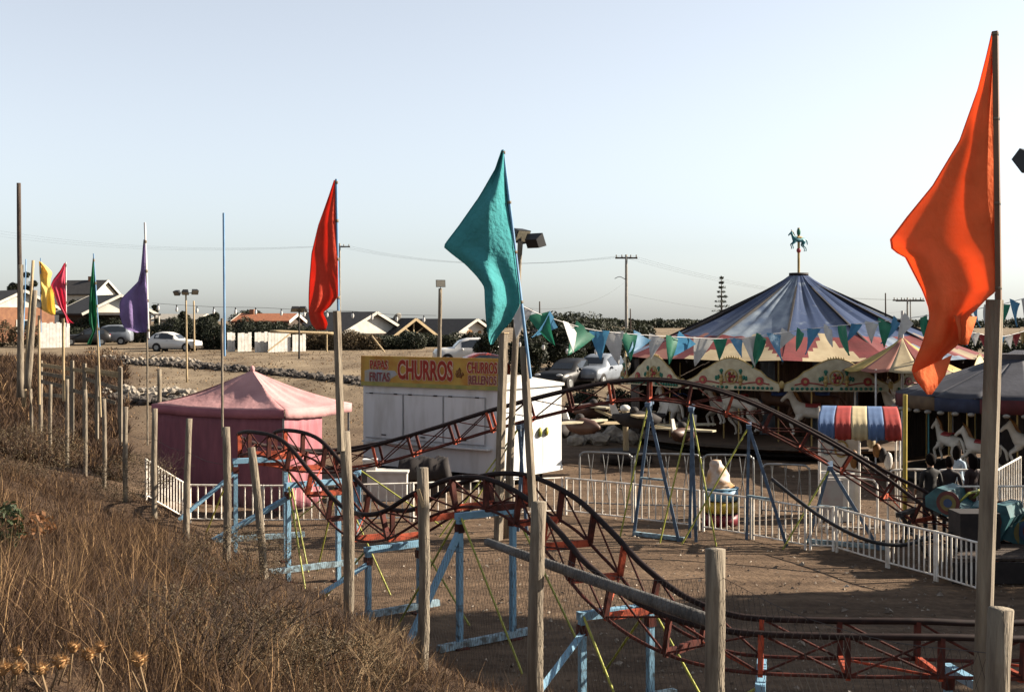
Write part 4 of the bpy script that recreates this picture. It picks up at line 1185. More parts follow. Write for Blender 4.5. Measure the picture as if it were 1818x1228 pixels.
block('motor_box', G(1705, 21.6) + Z * .46, Vector((.7, 0, 0)), Vector((0, .6, 0)), Z * .62, M_dark, st)

# ================================================================== BUNTING
def bunting():
    t = thing('bunting', 'string of blue, white and green pennants hanging across the fairground', 'bunting', P(925, 545, 15.5))
    kp = [(905, 532), (935, 547), (965, 560), (1040, 583), (1110, 592), (1200, 598), (1300, 601), (1400, 589), (1470, 580), (1560, 571), (1640, 561), (1765, 543), (1850, 520)]
    pts = catmull([P(x, y, 15.5 + 3.5 * (x - 905) / 860) for x, y in kp], 14)
    tube('string', pts, .006, M_pole_white, t, 5)
    cl = [mat('pennant_blue', (.10, .33, .55), (.08, .26, .46), .5, 9, trans=.4), mat('pennant_white', (.72, .72, .70), (.6, .6, .58), .5, 9, trans=.4), mat('pennant_green', (.03, .26, .15), (.025, .2, .12), .5, 9, trans=.4)]
    protos = []
    rr = random.Random(11)
    for c in range(9):
        V, Fc = [], []
        tw = rr.uniform(-1, 1); bn = rr.uniform(-.10, .10); curl = rr.uniform(-.12, .12)
        for i in range(7):
            s = i / 6; w = .14 * (1 - s) ** .8 * (1 - .15 * s) + .004
            a = tw * s
            for j in range(4):
                u = (j / 3 - .5) * 2
                V.append((u * w * math.cos(a) + bn * s * s * 1.2, u * w * math.sin(a) + curl * s * s + .02 * math.sin(u * 3), -s * .42))
        for i in range(6):
            for j in range(3): Fc.append((i * 4 + j, i * 4 + j + 1, (i + 1) * 4 + j + 1, (i + 1) * 4 + j))
        me = mesh_of('pennant', V, Fc, True); me.materials.append(cl[c % 3]); protos.append(me)
    d = 0; k = 0
    for i in range(1, len(pts)):
        d += (pts[i] - pts[i - 1]).length
        if d > .205:
            d = 0; tt = (pts[i] - pts[i - 1]).normalized(); k += 1
            M = Matrix.Translation(pts[i]) @ Matrix.Rotation(math.atan2(tt.y, tt.x) + rr.uniform(-.5, .5), 4, 'Z') @ Matrix.Rotation(rr.uniform(-.2, .8), 4, 'Y') @ Matrix.Rotation(rr.uniform(-.5, .5), 4, 'X') @ Matrix.Scale(rr.uniform(.7, 1.2), 4)
            link('pennant', protos[(k % 3) + 3 * rr.randrange(3)], M, t)
bunting()
# second string at the far right edge
def bunting2():
    t = thing('bunting', 'short string of red, white and yellow pennants behind the orange flag at the right edge', 'bunting', P(1700, 590, 36))
    pts = catmull([P(1660, 600, 36), P(1720, 590, 36.5), P(1770, 598, 37), P(1818, 588, 37.5), P(1870, 570, 38)], 10)
    tube('string', pts, .012, M_pole_white, t, 5); rr = random.Random(2)
    cs = [MATS['pennant_white'], M_medal, M_gold, MATS['pennant_blue']]
    for k, p in enumerate(pts[::3]):
        V = [p + Vector((-.16, 0, 0)), p + Vector((.16, 0, 0)), p + Vector((rr.uniform(-.1, .1), rr.uniform(-.1, .1), -.4)), p + Vector((0, .03, -.18))]
        link('pennant', mesh_of('pennant', V, [(0, 3, 1), (0, 2, 3), (1, 3, 2)]), None, t, cs[k % 4])
bunting2()

# ================================================================== LAMP AND UTILITY POLES
def floodlight(name, label, foot, top, r, m, heads, size):
    foot, top = Vector(foot), Vector(top)
    t = thing(name, label, 'floodlight', foot, 0, 'floodlight poles')
    log('pole', foot - Z * .2, top, r * 1.15, r * .85, m, t, int(top.x * 10) % 50)
    for (off, yaw, pit) in heads:
        c = top + Vector(off)
        bar('bracket', top - Z * .05, c, .04, .04, M_black, t)
        M = Matrix.Translation(c) @ Matrix.Rotation(yaw, 4, 'Z') @ Matrix.Rotation(pit, 4, 'X')
        s = size
        V = [(-s, -.06 * 1, -s * .75), (s, -.06, -s * .75), (s, -.06, s * .75), (-s, -.06, s * .75), (-s * .75, .10 + s * .2, -s * .5), (s * .75, .10 + s * .2, -s * .5), (s * .75, .10 + s * .2, s * .5), (-s * .75, .10 + s * .2, s * .5)]
        Fc = [(0, 1, 2, 3), (7, 6, 5, 4), (0, 4, 5, 1), (1, 5, 6, 2), (2, 6, 7, 3), (3, 7, 4, 0)]
        h = link('lamp_housing', mesh_of('lamp_housing', V, Fc), M, t, M_black)
        V = [(-s * .9, -.066, -s * .66), (s * .9, -.066, -s * .66), (s * .9, -.066, s * .66), (-s * .9, -.066, s * .66), (-s * .9, -.075, -s * .66), (s * .9, -.075, -s * .66), (s * .9, -.075, s * .66), (-s * .9, -.075, s * .66)]
        link('lamp_glass', mesh_of('lamp_glass', V, [(4, 5, 6, 7), (0, 1, 5, 4), (1, 2, 6, 5), (2, 3, 7, 6), (3, 0, 4, 7)]), M, h, mat('lamp_glass', (.30, .27, .2), (.2, .18, .14), .25, 30, spec=.6))
    return t
floodlight('floodlight_pole', 'weathered timber pole with twin black floodlights behind the teal flag', G(900, 25), P(924, 428, 25), .07, M_post, [((.0, .1, .12), .8, .5), ((.30, -.05, 0), 2.5, -.5)], .19)
floodlight('floodlight_pole', 'slim pole with one square floodlight behind the churros sign', G(779, 66), P(782, 512, 66), .11, M_post, [((0, -.1, .25), .3, -.15)], .26)
floodlight('floodlight_pole', 'thin pole with two spread floodlights above the white hatchback', G(332, 62), P(330, 520, 62), .05, M_wood_pale, [((-.45, 0, 0), -.4, .6), ((.45, 0, .05), .5, .6), ((0, -.1, .02), 0, .9)], .17)
floodlight('floodlight_pole', 'low floodlight cluster standing in front of the tiled roof', G(531, 82), P(531, 552, 82), .06, M_dark, [((-.25, 0, .1), .3, 1.0), ((.25, 0, .1), -.4, .8)], .3)
floodlight('floodlight_pole', 'black floodlight poking in at the right edge beside the orange flag', G(1850, 12), P(1836, 300, 12), .05, M_post, [((-.06, -.05, .06), .7, .7)], .13)
sp = thing('square_post', 'tall square wooden post in front of the snack trailer corner', 'post', G(884, 24.8))
bar('post', G(884, 24.8) - Z * .2, P(894, 592, 24.8), .13, .13, M_post, sp, Vector((.6, .8, 0)))
bar('cap', P(894, 592, 24.8), P(894, 590, 24.8), .16, .16, M_wood_pale, sp, Vector((.6, .8, 0)))
def utility(label, px, d, top, arms, r=.13, m=None, lamp=False):
    f = G(px, d); tp = P(px - 1, top, d); t = thing('utility_pole', label, 'utility pole', f, 0, 'utility poles')
    log('pole', f - Z * .3, tp, r, r * .7, m or M_conc, t, px)
    for (py, w) in arms:
        c = P(px - 1, py, d)
        bar('crossarm', c - Vector((w, 0, 0)), c + Vector((w, 0, 0)), .10, .12, M_wood_dark, t)
        for s in (-.9, -.4, .4, .9): rod('insulator', c + Vector((w * s, 0, .05)), c + Vector((w * s, 0, .25)), .05, M_conc, t, 6)
    if lamp:
        c = P(px - 1, top + 45, d); tube('lamp_arm', catmull([c, c + Vector((-.5, 0, .25)), c + Vector((-.9, 0, .1))], 5), .03, M_galv, t, 6)
    return tp
u1 = utility('tall utility pole with a crossarm left of the big carousel', 1113, 95, 452, [(458, .85)], lamp=True)
u2 = utility('utility pole with a crossarm hidden behind the red flag', 604, 120, 432, [(438, 1.0)], lamp=True)
u3 = utility('utility pole with two crossarms right of the big carousel', 1612, 110, 528, [(533, 1.3)], .10)
utility('thin dark pole beside the tall utility pole', 1120, 90, 548, [], .06, M_wood_dark)
utility('thin dark pole rising behind the carousel roof on the right', 1573, 95, 520, [], .07, M_wood_dark)
utility('second thin pole right of the crossarm pole', 1617, 112, 530, [(534, 1.3)], .07)
utility('stubby dark pole showing over the right slope of the carousel roof', 1532, 80, 540, [], .12, M_wood_dark)
utility('short dark post just right of the leaning blue pole', 959, 80, 535, [], .06, M_wood_dark)
utility('short pale post left of the bare blue pole', 345, 92, 534, [], .08, M_wood_pale)
wires = thing('power_lines', 'thin power lines strung between the utility poles', 'power line', u1)
def wire(a, b, sag):
    a, b = Vector(a), Vector(b)
    tube('line', [a.lerp(b, k / 16) - Z * (sag * 4 * (k / 16) * (1 - k / 16)) for k in range(17)], .005, M_wire, wires, 4)
for s in (-.7, 0, .7):
    wire(u2 + Vector((s, 0, -.2)), u1 + Vector((s * .8, 0, -.1)), 1.1)
    wire(u1 + Vector((s * .8, 0, -.1)), u3 + Vector((s, 0, -.2)), .9)
    wire(u2 + Vector((s, 0, -.2)), P(-60, 405 + s * 8, 150), 1.2)
wire(u1 + Vector((0, 0, -2.0)), P(925, 545, 60), .8); wire(u1 + Vector((0, 0, -3.0)), u3 + Vector((0, 0, -1.2)), 1.0)
# festoon lamps
fl = thing('festoon_lights', 'string of white bulbs hanging across in front of the houses', 'festoon lights', P(260, 540, 60))
M_bulb = mat('white_bulb', (.8, .78, .74), (.7, .68, .64), .3)
def festoon(kp, d, n):
    pts = catmull([P(x, y, d) for x, y in kp], 12)
    tube('cable', pts, .008, M_wire, fl, 4)
    for k in range(n):
        p = pts[int((k + .5) / n * (len(pts) - 1))]
        rod('bulb_holder', p - Z * .12, p, .03, M_black, fl, 6); ball('bulb', p - Z * .22, (.07, .07, .13), M_bulb, fl, 8)
festoon([(270, 538), (330, 542), (390, 545), (460, 546), (540, 550), (620, 552), (690, 558), (775, 560)], 60, 13)
festoon([(905, 600), (945, 606), (985, 610), (1030, 618), (1080, 612)], 55, 4)

# ================================================================== HOUSES ON THE RISE
M_hwhite = mat('house_white', (.74, .70, .62), (.62, .58, .50), .8, 2); M_hbrick = mat('house_orange', (.36, .17, .09), (.26, .12, .07), .9, 3); M_hbrown = mat('house_brown', (.10, .07, .05), (.07, .05, .04), .9, 3)
M_roofd = mat('roof_dark', (.045, .042, .042), (.028, .026, .027), .8, 3, bump=.3); M_tile = mat('roof_terracotta', (.42, .16, .07), (.30, .10, .05), .85, 5, bump=.4)
def house(label, px, d, rot, Lx, Wy, hw, hr, wall, gable, roof, over=.4, feats=(), cat='house', name='house', posts=False, lift=0.0):
    g = G(px, d); g.z += lift
    t = thing(name, label, cat, g, math.radians(rot), 'houses on the rise'); W = WORLDM[t.name]
    def L(nm, V, Fc, m, par=None):
        return link(nm, mesh_of(nm, V, Fc), W, par or t, m)
    x, y = Lx / 2, Wy / 2
    def boxf(nm, x0, x1, y0, y1, z0, z1, m, par=None):
        V = [(a, b, c) for c in (z0, z1) for b in (y0, y1) for a in (x0, x1)]
        return L(nm, V, [(0, 2, 3, 1), (4, 5, 7, 6), (0, 1, 5, 4), (2, 6, 7, 3), (0, 4, 6, 2), (1, 3, 7, 5)], m, par)
    if posts:
        for a in (-x, 0, x):
            for b in (-y, y): boxf('post', a - .07, a + .07, b - .07, b + .07, -.5, hw, M_wood_pale)
        boxf('tie_beam', x - .06, x + .06, -y, y, hw - .2, hw, M_wood_pale)
        boxf('back_wall', -x, -x + .1, -y, y, -.5, hw, wall)
        boxf('side_wall', -x + .1, x - .3, -y + .08, -y + .16, -.5, hw * .6, wall)
        for b in (-1, 1): link('gable_strut', unit_box(M_wood_pale), W @ barM((x, 0, hw), (x, b * y * .5, hw + hr * .5), .1, .1), t)
        link('king_post', unit_box(M_wood_pale), W @ barM((x, 0, hw), (x, 0, hw + hr), .1, .1), t)
    else:
        wl_ = boxf('wall', -x, x, -y, y, -.5, hw, wall)
        for s in (-1, 1):
            V = [(s * x, -y, hw), (s * x, y, hw), (s * x, 0, hw + hr), (s * (x - .12), -y, hw), (s * (x - .12), y, hw), (s * (x - .12), 0, hw + hr)]
            L('gable', V, [(0, 1, 2), (3, 5, 4), (0, 3, 4, 1), (1, 4, 5, 2), (2, 5, 3, 0)], gable)
    k = hr / y
    rf = None
    for s in (-1, 1):
        V = [(-x - over, 0, hw + hr + .02), (x + over, 0, hw + hr + .02), (x + over, s * (y + over), hw - k * over + .02), (-x - over, s * (y + over), hw - k * over + .02)]
        V = V + [(a, b, c + .14) for a, b, c in V]
        rf = L('roof_slope', V, [(0, 3, 2, 1), (4, 5, 6, 7), (0, 1, 5, 4), (1, 2, 6, 5), (2, 3, 7, 6), (3, 0, 4, 7)], roof)
        for e_ in (-1, 1):
            a, b = Vector((e_ * (x + over + .03), 0, hw + hr + .06)), Vector((e_ * (x + over + .03), s * (y + over), hw - k * over + .06))
            link('bargeboard', unit_box(M_hwhite if not posts else M_wood_pale), W @ barM(a, b, .05, .24, Vector((0, 0, 1))), t)
    for ft in feats:
        kind, a, z, w, h = ft[:5]
        if kind == 'win_g': 
            f = boxf('window', x, x + .05, a - w / 2, a + w / 2, z, z + h, M_hwhite); boxf('pane', x + .051, x + .06, a - w / 2 + .08, a + w / 2 - .08, z + .08, z + h - .08, M_glass, f)
        elif kind == 'win_s':
            f = boxf('window', a - w / 2, a + w / 2, -y - .05, -y, z, z + h, M_hwhite); boxf('pane', a - w / 2 + .08, a + w / 2 - .08, -y - .06, -y - .051, z + .08, z + h - .08, M_glass, f)
        elif kind == 'door_s': boxf('door', a - w / 2, a + w / 2, -y - .04, -y, z, z + h, M_wood_dark)
        elif kind == 'door_g': boxf('door', x, x + .04, a - w / 2, a + w / 2, z, z + h, M_wood_dark)
        elif kind == 'vent':
            link('round_vent', unit_cyl(M_tan, 14), W @ barM((x, a, z), (x + .05, a, z), w, w), t)
        elif kind == 'chimney': boxf('chimney', a - w / 2, a + w / 2, -w / 2, w / 2, hw + hr * .5, hw + hr + h, M_hbrick)
        elif kind == 'dish':
            link('satellite_dish', unit_ball(M_conc), W @ Matrix.Translation((x - .3, y * .8, hw + hr * .3 + .9)) @ Matrix.Rotation(.6, 4, 'Y') @ Matrix.Diagonal((.12, .45, .45, 1)), t)
            link('dish_arm', unit_cyl(M_galv), W @ barM((x - .3, y * .8, hw), (x - .3, y * .8, hw + hr * .3 + .9), .04, .04), t)
        elif kind == 'porch': 
            boxf('porch_roof', x, x + 2.2, -y, y, hw - .25, hw - .1, roof)
            for b in (-y + .1, y - .1): boxf('porch_post', x + 2.0, x + 2.1, b - .05, b + .05, -.5, hw - .25, M_hwhite)
    return t
house('white gabled house with dark roof and two round vents above the churros sign', 790, 118, -48, 8.5, 6.4, 2.0, 1.75, M_hbrick, M_hwhite, M_roofd, .5, [('vent', -.5, 2.55, .35, 0), ('vent', .7, 2.6, .22, 0), ('win_g', -1.4, .5, 1.2, 1.0), ('win_g', 1.5, .5, 1.2, 1.0), ('win_s', 0, .6, 1.3, 1.0), ('door_s', -2.4, -.3, .9, 2.0)], lift=-2.0)
house('dark-roofed open timber shed with exposed gable frame', 703, 112, -50, 5.5, 4.2, 2.0, 1.35, M_hbrown, M_hbrown, M_roofd, .35, [], 'shed', 'timber_shed', True, lift=-1.45)
house('white gabled house with satellite dish behind the red flag', 606, 112, -46, 9.5, 7.2, 1.7, 1.75, M_hbrown, M_hwhite, M_roofd, .5, [('dish', 0, 0, 0, 0), ('win_g', 0, .3, 1.4, 1.0), ('win_s', -2, .3, 1.2, 1.0), ('door_s', 1.2, -.4, .9, 1.9)], lift=-1.0)
house('low building with a terracotta tiled roof', 478, 104, -12, 4.6, 3.4, 1.9, .55, M_hbrown, M_hbrown, M_tile, .25, [('win_s', 0, .5, 1.0, .8), ('chimney', -1.5, 0, .4, .5)])
house('small white flat-gabled house in the distance, right of the purple flag', 326, 130, -10, 4.6, 4, 2.2, .5, M_hwhite, M_hwhite, M_conc, .3, [('win_s', 0, .9, 1.2, .8)], lift=-0.6)
house('white gabled house with a carport behind the green flag', 186, 116, -50, 6.5, 6.2, 3.3, 1.5, M_hbrown, M_hwhite, M_roofd, .5, [('porch', 0, 0, 0, 0), ('win_g', 0, 1.0, 1.2, 1.0), ('win_s', 0, .9, 1.2, 1.0)], lift=-0.8)
house('taller white house with dark roof and chimney behind the pink flag', 146, 150, -14, 6.2, 5, 5.2, 1.5, M_hwhite, M_hwhite, M_roofd, .4, [('chimney', 1.2, 0, .5, .6), ('win_s', -1, 3.4, 1.4, 1.2), ('win_s', 1.5, 3.4, 1.2, 1.2)], lift=-0.7)
house('white gabled house with brown wall at the left edge', 12, 112, -42, 6, 6, 3.0, 1.4, M_hbrick, M_hwhite, M_roofd, .4, [('win_g', 0, .8, 1.2, 1.1), ('win_s', 0, .8, 1.2, 1.0), ('door_s', 2, -.3, .9, 2)])
house('small far white-gabled house between the dark trees', 990, 130, -40, 5, 4, 2.6, 1.1, M_hwhite, M_hwhite, M_roofd, .4, [('win_g', 0, .9, 1, .9)], lift=-2.9)
# white gates and garden walls in front of the houses
def board_gate(name, label, px0, px1, top, d, m, brace=True, cat='gate', wide=.24):
    a, b = G(px0, d), G(px1, d); b.y += (b.x - a.x) * .75; h = H - (top - HY) / F * d - a.z
    t = thing(name, label, cat, a, 0, 'white gates in front of the houses')
    n = max(3, int((b - a).length / wide)); e = (b - a) / n
    for k in range(n): block('board', a + e * k + Vector((.01, 0, 0)), e * .93, Vector((0, .05, 0)), Z * (h + .05 * math.sin(k * 9)), m, t)
    for z in (.3, h - .3): bar('cross_rail', a + Vector((0, .09, z)), b + Vector((0, .09, z)), .05, .1, m, t)
    if brace:
        bar('brace', a + Vector((0, -.03, .1)), b + Vector((0, -.03, h - .1)), .03, .1, M_wood_pale, t)
    return t
board_gate('board_gate', 'white board gate with a rounded top, left of the tiled roof', 403, 415, 590, 92, M_white, False)
board_gate('board_gate', 'short white board panel hung above the ground, second from the left', 422, 443, 591, 92, M_white, False)
board_gate('board_gate', 'white double board gate below the tiled roof', 452, 472, 590, 91, M_white, False)
board_gate('board_gate', 'white board gate with a diagonal brace', 476, 511, 590, 91, M_white, True)
board_gate('board_gate', 'small white board panel right of the braced gate', 519, 540, 594, 92, M_white, False)
board_gate('picket_fence', 'white picket fence in front of the houses behind the yellow flag', 70, 112, 573, 98, M_white, False, 'fence')
lw = thing('log_beam', 'long bleached pole propped across between the gates and the red flag', 'beam', P(480, 588, 90))
log('beam', P(480, 588, 90), P(598, 592, 92), .12, .1, M_wood_pale, lw, 9); log('prop', G(580, 92) - Z * .1, P(580, 588, 92), .07, .06, M_wood_pale, lw, 10)
log('prop', G(684, 92) - Z * .1, P(660, 596, 92), .07, .06, M_wood_pale, lw, 12)

# ================================================================== VEHICLES
def car(label, px, d, rot, paint, Lc=4.1, Wc=1.72, Hc=1.48, kind='hatch', cat='car'):
    g = G(px, d); t = thing('parked_car', label, cat, g, math.radians(rot), 'parked cars'); Wm = WORLDM[t.name]
    h = Hc
    # stations: x, half width, bottom, belt, top, half width of roof
    if kind == 'hatch':
        st_ = [(-.5, .80, .35, .62, .64, .7), (-.46, .90, .22, .74, .80, .72), (-.33, .97, .20, .80, .88, .80), (-.16, 1, .2, .84, .90, .83), (-.04, 1, .2, .86, 1.27, .72), (.08, 1, .2, .87, 1.44, .68), (.22, 1, .2, .88, 1.47, .67), (.36, .98, .2, .90, 1.36, .66), (.45, .93, .22, .90, 1.10, .70), (.5, .85, .34, .82, .86, .7)]
    else:
        st_ = [(-.5, .84, .4, .76, .80, .7), (-.47, .92, .28, .88, .95, .75), (-.34, .98, .26, .95, 1.02, .82), (-.20, 1, .26, .98, 1.06, .84), (-.10, 1, .26, 1.0, 1.50, .75), (.02, 1, .26, 1.0, 1.64, .72), (.25, 1, .26, 1.02, 1.66, .72), (.40, .98, .26, 1.02, 1.58, .72), (.48, .93, .28, 1.0, 1.25, .76), (.5, .88, .4, .92, .95, .74)]
    kz = h / max(s[4] for s in st_); V, Fc = [], []
    hwd = Wc / 2
    for (x, w, zb, zl, zt, wt) in st_:
        X = x * Lc; w *= hwd; wt *= hwd
        V += [(X, -w * .9, zb * kz), (X, -w, (zb + .2) * kz), (X, -w, zl * kz), (X, -wt, (zt - .05) * kz), (X, -wt * .75, zt * kz), (X, wt * .75, zt * kz), (X, wt, (zt - .05) * kz), (X, w, zl * kz), (X, w, (zb + .2) * kz), (X, w * .9, zb * kz)]
    n = 10
    for i in range(len(st_) - 1):
        for j in range(n): Fc.append((i * n + j, (i + 1) * n + j, (i + 1) * n + (j + 1) % n, i * n + (j + 1) % n))
    Fc += [tuple(range(n)), tuple((len(st_) - 1) * n + j for j in range(n - 1, -1, -1))]
    bm = bmesh.new(); vs = [bm.verts.new(v) for v in V]
    for f in Fc: bm.faces.new([vs[i] for i in f])
    body = link('body', bm_mesh('body', bm, True), Wm, t, paint)
    def pane(nm, idx, off, lo, hi, m=M_glass):
        # side glass between stations idx (list), between belt and top
        for s in (-1, 1):
            lowp, upp = [], []
            for i in idx:
                x, w, zb, zl, zt, wt = st_[i]; w *= hwd; wt *= hwd
                a = Vector((x * Lc, s * w, zl * kz)); b = Vector((x * Lc, s * wt, (zt - .05) * kz))
                o = Vector((0, s * off, off * .4)); lowp.append(a.lerp(b, lo) + o); upp.append(a.lerp(b, hi) + o)
            Vv = lowp + upp; k = len(idx)
            link(nm, mesh_of(nm, Vv, [(i, i + 1, k + i + 1, k + i) for i in range(k - 1)]), Wm, body, m)
    pane('side_window', [4, 5], .012, .10, .86); pane('side_window', [5, 6], .012, .08, .90); pane('side_window', [6, 7], .012, .10, .86)
    def screen(i, j):
        A, B = st_[i], st_[j]; Vv = []
        for s_, f in ((A, .18), (B, .88)):
            pass
        def pt(f, s):
            x = (A[0] + (B[0] - A[0]) * f) * Lc; z = (A[4] + (B[4] - A[4]) * f) * kz; w = (A[5] + (B[5] - A[5]) * f) * hwd * .80
            return Vector((x, s * w, z + .018)) + Vector((-.012 if j > i else .012, 0, 0))
        Vv = [pt(.14, -1), pt(.14, 1), pt(.9, 1), pt(.9, -1)]
        link('windscreen', mesh_of('windscreen', Vv, [(0, 1, 2, 3)]), Wm, body, M_glass)
    screen(3, 4); screen(8, 7)
    r = .31 * Lc / 4.1
    for x in (-.315, .30):
        for s in (-1, 1):
            a, b = Vector((x * Lc, s * (hwd - .16), r)), Vector((x * Lc, s * (hwd + .015), r))
            w_ = link('wheel', unit_cyl(M_tyre, 22), Wm @ barM(a, b, r, r), t)
            link('rim', unit_cyl(M_galv, 14), Wm @ barM(b - Vector((0, s * .03, 0)), b + Vector((0, s * .012, 0)), r * .62, r * .62), w_)
            link('wheel_arch', unit_cyl(M_dark, 22), Wm @ barM(Vector((x * Lc, s * (hwd - .2), r + .02)), Vector((x * Lc, s * (hwd + .004), r + .02)), r * 1.16, r * 1.16), t)
    for s in (-1, 1):
        link('headlight', unit_ball(mat('headlight', (.7, .7, .68), (.6, .6, .6), .15)), Wm @ Matrix.Translation((-.475 * Lc, s * hwd * .68, .70 * kz)) @ Matrix.Diagonal((.10, .17, .07, 1)), t)
        link('tail_light', unit_ball(mat('tail_light', (.4, .02, .02), (.3, .015, .015), .3)), Wm @ Matrix.Translation((.478 * Lc, s * hwd * .78, .82 * kz)) @ Matrix.Diagonal((.06, .09, .14, 1)), t)
        link('door_mirror', unit_ball(paint), Wm @ Matrix.Translation((-.09 * Lc, s * (hwd + .07), .95 * kz)) @ Matrix.Diagonal((.07, .10, .07, 1)), t)
        link('door_handle', unit_box(M_dark), Wm @ barM((.06 * Lc, s * (hwd + .003), .80 * kz), (.10 * Lc, s * (hwd + .003), .80 * kz), .02, .02), t)
    link('bumper', unit_box(M_dark), Wm @ barM((-.502 * Lc, -hwd * .8, .38 * kz), (-.502 * Lc, hwd * .8, .38 * kz), .05, .12), t)
    return t
P_white = mat('car_white', (.78, .77, .74), (.74, .73, .70), .25, 2, spec=.5); P_silver = mat('car_silver', (.26, .29, .33), (.18, .2, .23), .35, 2, spec=.4)
P_dark = mat('car_dark', (.022, .02, .02), (.012, .012, .012), .4, 2, spec=.25); P_red = mat('car_red', (.50, .06, .03), (.42, .05, .025), .25, 2, spec=.5)
car('white hatchback parked facing right, below the twin floodlight pole', 311, 93, 172, P_white, 3.75, 1.66, 1.46)
car('silver-blue suv parked behind the green flag, rear to the left', 192, 104, 8, P_silver, 3.9, 1.75, 1.66, 'suv')
car('dark estate car parked by the silver van right of the churros sign', 1006, 59, 60, P_dark, 3.8, 1.65, 1.4)
car('silver white van parked nose-on right of the dark estate car', 1062, 60, 62, P_silver, 3.6, 1.6, 1.5, 'suv', 'van')
car('red car half hidden behind the churros sign', 834, 63, 15, P_red, 3.9, 1.7, 1.42)
car('white car standing behind the red car', 828, 76, 10, P_white, 4.0, 1.75, 1.62, 'suv')
car('dark car far behind the pink flag', 153, 103, 20, P_dark, 3.9, 1.7, 1.45)

# ================================================================== TREES, HEDGES, ROCKS
TG = 'dark trees behind the fairground'
def at_tree(name, label, px, d, wpx, toppy, n, size, m, seed, nb=9, group=TG, cat='tree', h0=.15, tr=.14):
    g = G(px, d); w = wpx / F * d / 2; h = H - (toppy - HY) / F * d - g.z
    return tree(name, label, cat, g, rblobs(seed, nb, w * .75, h, h * h0, max(.25, min(w, h) * .48)), n, size, m, group, tr, seed)
at_tree('dark_tree', 'dark spreading tree just right of the leaning blue pole', 985, 64, 130, 560, 9000, .10, M_leaf_dark, 1, 14, h0=.1)
at_tree('dark_tree', 'dark round tree left of the big carousel', 1075, 66, 120, 585, 8000, .10, M_leaf_dark, 2, 12, h0=.1)
at_tree('dark_tree', 'dark bush between the white gabled house and the teal flag', 872, 70, 60, 582, 5000, .10, M_leaf_dark, 3, 10, h0=.1)
at_tree('dark_tree', 'dark tree low behind the twin floodlight pole', 930, 62, 90, 600, 6000, .10, M_leaf_dark, 4, 10, h0=.1)
at_tree('dark_tree', 'dark tree behind the orange flag tail', 1712, 60, 90, 592, 6000, .10, M_leaf_dark, 5, 10, h0=.1)
at_tree('dark_tree', 'dark tree at the right edge behind the small carousel', 1795, 58, 110, 600, 7000, .10, M_leaf_dark, 6, 12, h0=.1)
at_tree('dark_tree', 'dark tree seen under the big carousel roof on the left', 1170, 62, 140, 655, 6000, .10, M_leaf_dark, 7, 12, h0=.05)
at_tree('dark_tree', 'dark tree seen under the big carousel roof in the middle', 1320, 60, 170, 650, 7000, .10, M_leaf_dark, 8, 12, h0=.05)
at_tree('dark_tree', 'dark tree seen under the big carousel roof on the right', 1500, 58, 180, 650, 7000, .10, M_leaf_dark, 9, 12, h0=.05)
at_tree('dark_tree', 'dark tree above the house roofs at the left edge', 20, 125, 36, 498, 3500, .14, M_leaf_dark, 10, 9, h0=.35)
at_tree('dark_tree', 'small dark tree behind the yellow flag', 52, 125, 26, 476, 2500, .14, M_leaf_dark, 11, 8, h0=.4)
at_tree('dark_tree', 'dark bush in front of the taller white house', 132, 120, 50, 522, 4000, .14, M_leaf_dark, 12, 9, h0=.1)
at_tree('dark_tree', 'slim dark tree right of the purple flag', 275, 125, 20, 533, 1800, .12, M_leaf_dark, 13, 7, h0=.2)
at_tree('dark_tree', 'low dark bush behind the twin floodlight pole above the hatchback', 322, 122, 30, 548, 1800, .12, M_leaf_dark, 14, 6, h0=.1)
at_tree('dark_tree', 'broad dark tree between the twin floodlight pole and the utility pole', 1035, 72, 170, 570, 9000, .11, M_leaf_dark, 15, 16, h0=.08)
at_tree('dark_tree', 'low dark thicket behind the pale boulders', 1040, 46, 90, 700, 4500, .07, M_leaf_dark, 16, 12, h0=.05, cat='thicket', tr=.05)
at_tree('dark_tree', 'low dark thicket right of the pale boulders', 1115, 46, 90, 695, 4500, .07, M_leaf_dark, 17, 12, h0=.05, cat='thicket', tr=.05)
at_tree('dark_tree', 'far dark trees showing just left of the big carousel roof', 1140, 95, 90, 584, 5000, .13, M_leaf_dark, 18, 12, h0=.05)
HGp = 'dark hedges in front of the houses'
def hedge(label, px0, px1, top, d, m, seed, n):
    a, b = G(px0, d), G(px1, d); h = H - (top - HY) / F * d - a.z; t = thing('hedge', label, 'hedge', a, 0, HGp)
    rr = random.Random(seed); k = max(3, int((b - a).length / 1.3)); bl = []
    for i in range(k + 1):
        c = a.lerp(b, i / k); hh = h * rr.uniform(.75, 1.08)
        bl.append(((c.x, c.y + rr.uniform(-.2, .2), c.z + hh * .45), (1.0, .7, hh * .55)))
        rod('stem', c - Z * .1, c + Z * hh * .5, .05, M_bark, t, 6)
    leaf_cloud('foliage', bl, n, .11, m, t, seed)
hedge('dark hedge between the bare blue pole and the white gates', 280, 400, 562, 97, M_leaf_dark, 1, 9000)
hedge('dark hedge behind the white gates', 380, 560, 575, 96, M_leaf_dark, 2, 9000)
hedge('dark scrubby hedge below the house with the satellite dish', 556, 655, 584, 95, M_leaf_brown, 3, 6000)
hedge('dark hedge below the open timber shed', 655, 735, 592, 96, M_leaf_dark, 4, 6000)
hedge('dark hedge below the house with round vents', 735, 865, 597, 100, M_leaf_dark, 5, 7000)
hedge('dark hedge behind the parked silver suv', 110, 270, 578, 108, M_leaf_dark, 6, 8000)
hedge('dark hedge at the left edge below the house', -60, 70, 565, 100, M_leaf_brown, 7, 6000)
hedge('tall dark hedge hiding the wall of the tiled building', 345, 560, 566, 100.5, M_leaf_dark, 8, 11000)
